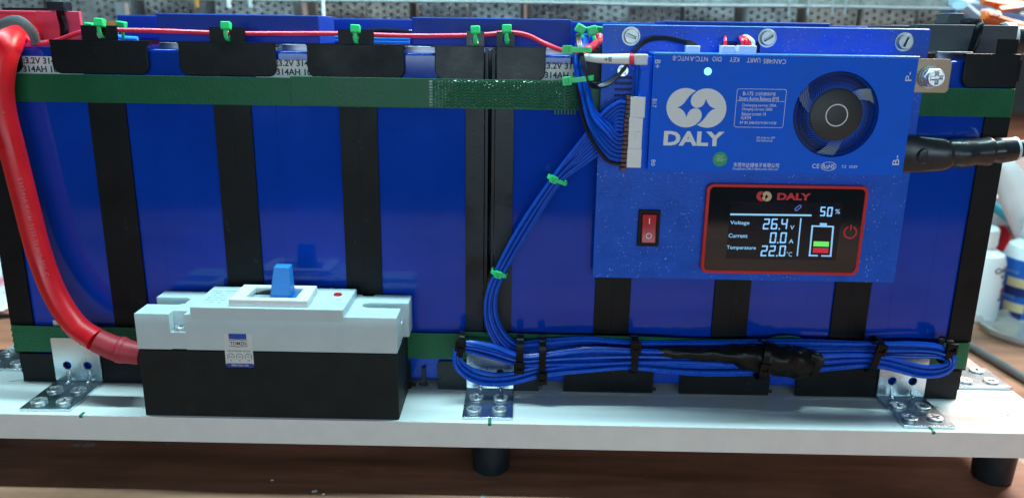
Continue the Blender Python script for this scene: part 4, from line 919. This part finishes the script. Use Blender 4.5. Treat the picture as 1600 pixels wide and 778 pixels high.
# ------------------------------------------------------------------ background: perforated blocks
pb1 = M('grey_perforated', (.19, .19, .20), .7, var=.35, ns=35, bump=.3, bs=150)
pb2 = M('brown_perforated', (.19, .155, .145), .7, var=.35, ns=35, bump=.3, bs=150)
holedark = M('hole_shadow', (.07, .065, .06), .8)
def perforated(w_, h_, nx, nz, r0, depth):
    bm = MB(); dx, dz = w_/nx, h_/nz
    O8 = [(math.cos(R(22.5+45*k)), math.sin(R(22.5+45*k))) for k in range(8)]
    for i in range(nx):
        for j in range(nz):
            x0 = i*dx-w_/2; z0 = j*dz; cx = x0+dx/2; cz = z0+dz/2+(dz*.22 if i % 2 else -.22*dz)+random.uniform(-.3, .3); cx += random.uniform(-.5, .5); r = r0*random.uniform(.75, 1.15)
            vs = [(x0, 0, z0), (x0+dx, 0, z0), (x0+dx, 0, z0+dz), (x0, 0, z0+dz)]+[(cx+r*a, 0, cz+r*b) for a, b in O8]+[(cx+r*.9*a, depth, cz+r*.9*b) for a, b in O8]
            fs = [(2, 3, 6, 5), (3, 0, 8, 7), (0, 1, 10, 9), (1, 2, 4, 11), (2, 5, 4), (3, 7, 6), (0, 9, 8), (1, 11, 10)]+[(4+k, 4+(k+1) % 8, 12+(k+1) % 8, 12+k) for k in range(8)]+[tuple(range(12, 20))]
            bm.faces(vs, fs)
    bm.faces([(x, y, z) for x in (-w_/2, w_/2) for y in (0, 60) for z in (0, h_)], [(0,1,3,2), (4,6,7,5), (1,5,7,3), (2,3,7,6)])
    return bm
protos = []
for mt in (pb1, pb2):
    o = perforated(56, 330, 7, 42, 2.3, 5).build('perforated_block', mt); protos.append(o)
nb = 0
x = -560
while x < 490:
    kind = 1 if (-215 < x < -100 or x > 330) else 0
    o = protos[kind]
    if o.location.length > 0: o = o.copy(); C.objects.link(o)
    o.location = Vector((x, 455+random.uniform(-10, 10), -52))*S; o.rotation_euler = (random.uniform(-.02, .02), random.uniform(-.035, .035) if x > -250 else random.uniform(-.14, .14)*.5, random.uniform(-.12, .12))
    tag(o, 'brownish perforated block standing in the row at the back' if kind else 'grey perforated block standing in the row at the back', 'block', 'perforated blocks along the back of the bench')
    x += 60+random.uniform(-1, 3)
# clear plastic tray edge in front of them
clear = M('clear_plastic', (.86, .92, .95), .12, trans=.9, var=.02, ior=1.3, bump=.5, bs=40)
rim = M('milky_rim', (.42, .47, .49), .25, trans=.3, var=.05)
tr = thing('clear_tray', (30, 350, 240), 'clear plastic tray with a milky rim across the back', 'tray')
rm_ = MB(); rm_.tube([at(182, -3, 350), at(400, .5, 350), at(700, 3, 350), at(900, 5.5, 350), at(1040, 9, 350), at(1200, 10, 350), at(1350, 12, 350), at(1489, 15, 350)], [(1.7, 2.2)]*8, 8); rm_.build('rim', rim, tr)
u = at(182, -3, 352); v = at(1489, 15, 352)
fs_ = MB(); fs_.faces([(u.x, 352, u.z), (v.x, 352, v.z), (v.x+10, 392, v.z+95), (u.x-10, 392, u.z+95), (u.x, 353.5, u.z), (v.x, 353.5, v.z), (v.x+10, 393.5, v.z+95), (u.x-10, 393.5, u.z+95)], [(0,1,2,3), (7,6,5,4), (0,4,5,1), (1,5,6,2), (2,6,7,3), (3,7,4,0)]); fs_.build('front_sheet', clear, tr)
for px in (1232, 1262, 1300, 1320): 
    p = at(px, 12, 348); MB().obox((p.x, 347.6, p.z+14), (.7, 0, 0), (0, .8, 0), (.8, 4, 22)).build('stiffener', rim, tr)
for px in (190, 1480): p = at(px, 5, 372); MB().box(p.x-5, p.x+5, 368, 376, -52, p.z).build('support', rim, tr)
# thin bits in front of the blocks
for px, py0, py1, mt, lb in ((304, 0, 12, M('orange_bit', (.55, .28, .04), .5), 'short orange strip hanging before the perforated blocks'), (503, 0, 48, printgrey, 'thin pale rod leaning behind the long blue cover'), (354, 0, 13, printwhite, 'short white strip hanging before the perforated blocks'), (387, 0, 12, printgrey, 'short pale grey strip hanging before the perforated blocks')):
    a = at(px, py0-30, 340); b = at(px+4, py1, 300 if py1 > 20 else 340)
    tag(MB().tube([a, a.lerp(b, .5), b], 1.6 if py1 > 20 else 2.2, 8).build('hanging_strip' if py1 < 20 else 'thin_rod', mt), lb, 'rod' if py1 > 20 else 'strip')
# orange wooden ledge seen left between blocks and pack
led = M('orange_wood', (.38, .17, .07), .6, var=.3, ns=20)
a = at(120, 33, 400); b = at(215, 44, 400); tag(MB().box(-420, b.x+20, 385, 420, -52, a.z).build('wooden_crate', led, None, 1), 'orange brown wooden crate standing behind the first slotted tab', 'crate')

# ------------------------------------------------------------------ right side clutter
def lath(name, c, prof, mt, parent, n=36): return MB().lathe(c, prof, n).build(name, mt, parent)
btl = M('white_bottle', (.78, .80, .82), .32, var=.02)
TB = -52
wb = thing('white_bottle', (472, 292, TB), 'white bottle with black lettering standing right of the pack', 'bottle')
lath('body', (472, 292, TB), [(0, 0), (24, 0), (25.5, 2), (25.5, 58), (23, 66), (14, 71), (13, 76), (0, 76)], btl, wb)
lath('cap', (472, 292, TB+75), [(0, 0), (15, 0), (15, 15), (13.5, 17), (0, 17)], whiteplastic, wb)
a = MB()
for s, z, h in (('OAK', 26, 8), ('VO', 17, 7), ('OO', 9, 4.5), ('SVO', -9, 3.6), ('MAN.', -14, 3.6)):
    me = text_mesh(s, h, bold=.18, ext=.05, align='RIGHT', sx=1.25)
    for v_ in me.vertices:
        an = .98+v_.co.x/25.7-1.57; v_.co = Vector((472+25.75*math.cos(an), 292+25.75*math.sin(an), TB+40+z*.75+v_.co.y-6))
    a.mesh(me, Matrix.Identity(4)); bpy.data.meshes.remove(me)
a.build('lettering', inkblack, wb)
a = MB()
for k in range(8):
    an0, an1 = -.92+k*.07, -.92+(k+1)*.07
    a.faces([(472+25.8*math.cos(n), 292+25.8*math.sin(n), z) for n in (an0, an1) for z in (TB+30, TB+35)], [(0,2,3,1)])
a.build('red_stripe', inkred, wb)
bb = thing('blue_label_bottle', (537, 296, TB), 'white capped bottle with a blue picture label at the right edge', 'bottle')
lath('body', (537, 296, TB), [(0, 0), (31, 0), (32.5, 2), (32.5, 60), (29, 72), (19, 78), (18, 82), (0, 82)], btl, bb)
lath('blue_label', (537, 296, TB+3), [(32.6, 0), (32.9, 0), (32.9, 58), (32.6, 58)], M('bottle_label_blue', (.012, .10, .42), .4), bb)
lath('cap', (537, 296, TB+81), [(0, 0), (20, 0), (20, 14), (18, 17), (0, 17)], whiteplastic, bb)
a = MB(); a2 = MB()
for z0, z1 in ((34, 43), (9, 18)):
    for k in range(8):
        n0, n1 = -2.98+k*.08, -2.98+(k+1)*.08
        a.faces([(537+33.0*math.cos(n), 296+33.0*math.sin(n), TB+z) for n in (n0, n1) for z in (z0, z1)], [(0,2,3,1)])
        a2.faces([(537+33.0*math.cos(n-.05), 296+33.0*math.sin(n-.05), TB+z) for n in (n0, n1) for z in (z0-9, z0-.2)], [(0,2,3,1)])
a.build('tan_picture', inktan, bb); a2.build('dark_picture', darkblue, bb)
a = MB()
for z in (48, 23):
    me = text_mesh('SPLITIZE', 4, ext=.05, align='LEFT')
    for v_ in me.vertices: an = -3.1+v_.co.x/33.; v_.co = Vector((537+33.1*math.cos(an), 296+33.1*math.sin(an), TB+z+v_.co.y))
    a.mesh(me, Matrix.Identity(4)); bpy.data.meshes.remove(me)
a.build('lettering', printgrey, bb)
# white tubes, red box and teal marker piled behind
def tubeobj(name, pts, rr, mt, lb, cat, cap=None):
    t = thing(name, pts[0], lb, cat); MB().tube(pts, rr, 20).build('barrel', mt, t)
    if cap: MB().tube([pts[-1], Vector(pts[-1])+(Vector(pts[-1])-Vector(pts[-2])).normalized()*cap[0]], [cap[1], cap[1]*.8], 16, sub=1).build('nozzle', cap[2], t)
tubeobj('glue_tube', [at(1612, 372, 330), at(1590, 310, 322), at(1572, 268, 318), at(1560, 254, 316)], [14, 16, 12, 8], btl, 'white squeeze tube leaning above the bottles', 'tube', (10, 7, label_w))
tubeobj('spray_bottle', [at(1615, 330, 420), at(1600, 285, 420), at(1585, 262, 420)], [24, 26, 20], btl, 'white rounded container behind the squeeze tube', 'container')
tubeobj('white_jar', [at(1560, 345, 400), at(1562, 322, 400), at(1564, 305, 400)], [22, 22, 16], label_w, 'pale grey jar half hidden by the black end spacer', 'jar')
c = at(1562, 288, 440); tag(MB().box(c.x-16, c.x+20, 430, 460, -52, c.z+14).build('red_box', M('red_card', (.60, .02, .06), .5), None, 1), 'red box standing behind the white tube', 'box')
tubeobj('teal_marker', [at(1552, 322, 372), at(1575, 340, 366), at(1592, 352, 360)], [4.5, 4.5, 4], M('teal_plastic', (.03, .42, .52), .4), 'teal marker lying across the containers', 'pen')
def more():
    tubeobj('white_bottle', [(600, 392, -52), (600, 392, 10), (600, 392, 40), (598, 390, 62)], [30, 31, 26, 12], btl, 'plain white bottle behind the blue labelled one', 'bottle', (16, 13, whiteplastic))
    tubeobj('glue_tube', [at(1640, 380, 350), at(1612, 322, 352), at(1592, 296, 350)], [15, 13, 9], btl, 'white tube with grey cap leaning low over the blue labelled bottle', 'tube', (12, 8, printgrey))
    tubeobj('teal_marker', [at(1606, 395, 380), at(1580, 352, 392), at(1558, 318, 400)], [5, 5, 4], M('teal_dark', (.02, .30, .36), .4), 'darker teal marker standing between the two bottles', 'pen')
more()
# cover of dish with screws
dc = (505, 238)
dish = thing('clear_dish', (dc[0], dc[1], TB), 'round clear plastic dish holding small screws', 'dish')
MB().lathe((dc[0], dc[1], TB), [(0, .3), (36, .3), (43, 2.5), (46, 8), (47.5, 8), (48, 9.2), (45.2, 9.4), (42, 4), (35.5, 1.8), (0, 1.8)], 48).build('bowl', M('dish_plastic', (.80, .78, .76), .15, trans=.75, ior=1.4, var=.03), dish)
for k, (dx, dy) in enumerate(((-4, -12), (-1, -2), (6, -18), (3, 6))):
    t = thing('loose_screw', (dc[0]+dx, dc[1]+dy, TB+2), 'small steel screw lying in the clear dish', 'screw', 'loose screws in the dish')
    MB().tube([(dc[0]+dx, dc[1]+dy, TB+4), (dc[0]+dx+8, dc[1]+dy+4-k*3, TB+3.4)], 1.5, 8, sub=1).build('shank', screwm, t)
    MB().lathe((dc[0]+dx-1.5, dc[1]+dy, TB+5), [(0, -2.6), (3, -2.6), (3, 1.6), (0, 2.4)], 14, 'x').build('head', screwm, t)
rd = MB().tube([(418, 236, TB+4.2), (424, 190, TB+4.2), (431, 120, TB+4.2), (436, 60, TB+4.2)], 3.4, 12)
tag(rd.build('grey_rod', M('grey_rod', (.16, .17, .18), .5)), 'grey rod lying on the bench beside the white board', 'rod')
# clamps top right
orange = M('orange_plastic', (.70, .14, .02), .4, var=.05); teal2 = M('cyan_plastic', (.10, .58, .75), .35, var=.05); pale = M('pale_blue_plastic', (.36, .50, .62), .35, var=.05); navy = M('navy_plastic', (.05, .10, .24), .45)
def clamp(d, arms, lb):
    t = thing('hand_clamp', at(*arms[0][1][0], d), lb, 'clamp', 'plastic hand clamps piled at the back right')
    for nm, pts, wd, mt in arms:
        P_ = [at(x, y, d+i*6) for i, (x, y) in enumerate(pts)]
        MB().tube(P_, [(wd, 9)]*len(P_), 8).build(nm, mt, t, smooth=50)
clamp(330, [('jaw', [(1492, 2), (1530, 10), (1566, 20), (1592, 26)], 5.5, pale), ('handle', [(1528, 1), (1560, 7), (1598, 9)], 4.2, orange), ('handle', [(1553, 16), (1578, 13), (1596, 9)], 3.8, orange), ('spring', [(1527, -8), (1531, 2), (1532, 9)], 3, pale)], 'orange handled clamp with pale blue jaw, upper of the pile')
clamp(300, [('jaw', [(1500, 8), (1520, 24), (1546, 38)], 5, pale), ('handle', [(1530, 26), (1558, 34), (1592, 42)], 5, orange), ('handle', [(1535, 22), (1560, 30), (1580, 36)], 3, orange), ('pivot', [(1544, 22), (1550, 24)], 5, whiteplastic)], 'orange handled clamp resting just above the dark grey block')
clamp(345, [('handle', [(1566, 22), (1584, 32), (1612, 44)], 4.2, teal2), ('jaw', [(1570, 20), (1590, 13), (1620, 6)], 4, teal2), ('pivot', [(1572, 18), (1580, 22)], 5, whiteplastic)], 'cyan clamp at the right edge behind the orange ones')
u = at(1488, 36, 350); v = at(1512, 4, 350); tag(MB().box(u.x, v.x, 345, 375, -52, v.z).build('blue_holder', M('blue_holder', (.10, .22, .50), .5, var=.4, ns=90), None, 1), 'narrow blue holder standing left of the clamps', 'holder')
# plank under the clamps
a = at(1500, 46, 330); pk = thing('shelf_plank', (a.x+140, 336, -52), 'dark plank carrying the pile of plastic clamps', 'shelf')
MB().box(a.x-12, a.x+330, 292, 380, a.z-13, a.z-6).build('board', navy, pk, .5)
for lx in (a.x-10, a.x+318):
    MB().box(lx, lx+10, 360, 372, -52, a.z-13).build('leg', navy, pk)
# left side: paper and cable
pp = MB(); pts = []
for i in range(9):
    for j in range(7):
        pts.append((-620+i*18, 246+j*30, TB+1+14*max(0, (j-1))**1.1*.5+2.2*math.sin(i*1.7+j)))
pp.faces(pts, [(i*7+j, i*7+j+1, (i+1)*7+j+1, (i+1)*7+j) for i in range(8) for j in range(6)])
pm_ = M('printed_paper', (.72, .73, .78), .6, var=.05); blotch(pm_, 28, .52, .60, (.70, .22, .30), 2.2)
po = pp.build('paper_sheet', pm_); md = po.modifiers.new('solid', 'SOLIDIFY'); md.thickness = .0004
tag(po, 'crumpled white paper with pink print beside the left end', 'paper')
tag(MB().tube([(-560, 205, TB+2.6), (-500, 226, TB+2.6), (-440, 240, TB+2.6), (-400, 262, TB+2.6)], 2.4, 8).build('power_flex', blackwire), 'thin black cord on the bench at the left edge', 'cord')
# crumbs on the bench in front
for x, y, l in ((-102, -47, 1.6), (-131, -36, 1.0), (-96, -50, .9)):
    tag(MB().prism([(x-l, y-.5*l), (x+.2*l, y-.8*l), (x+l, y), (x+.4*l, y+.7*l), (x-.7*l, y+.4*l)], 'z', TB+.02, TB+.45).build('paint_chip', printwhite), 'tiny white paint chip on the bench before the board', 'chip', 'paint chips on the bench')
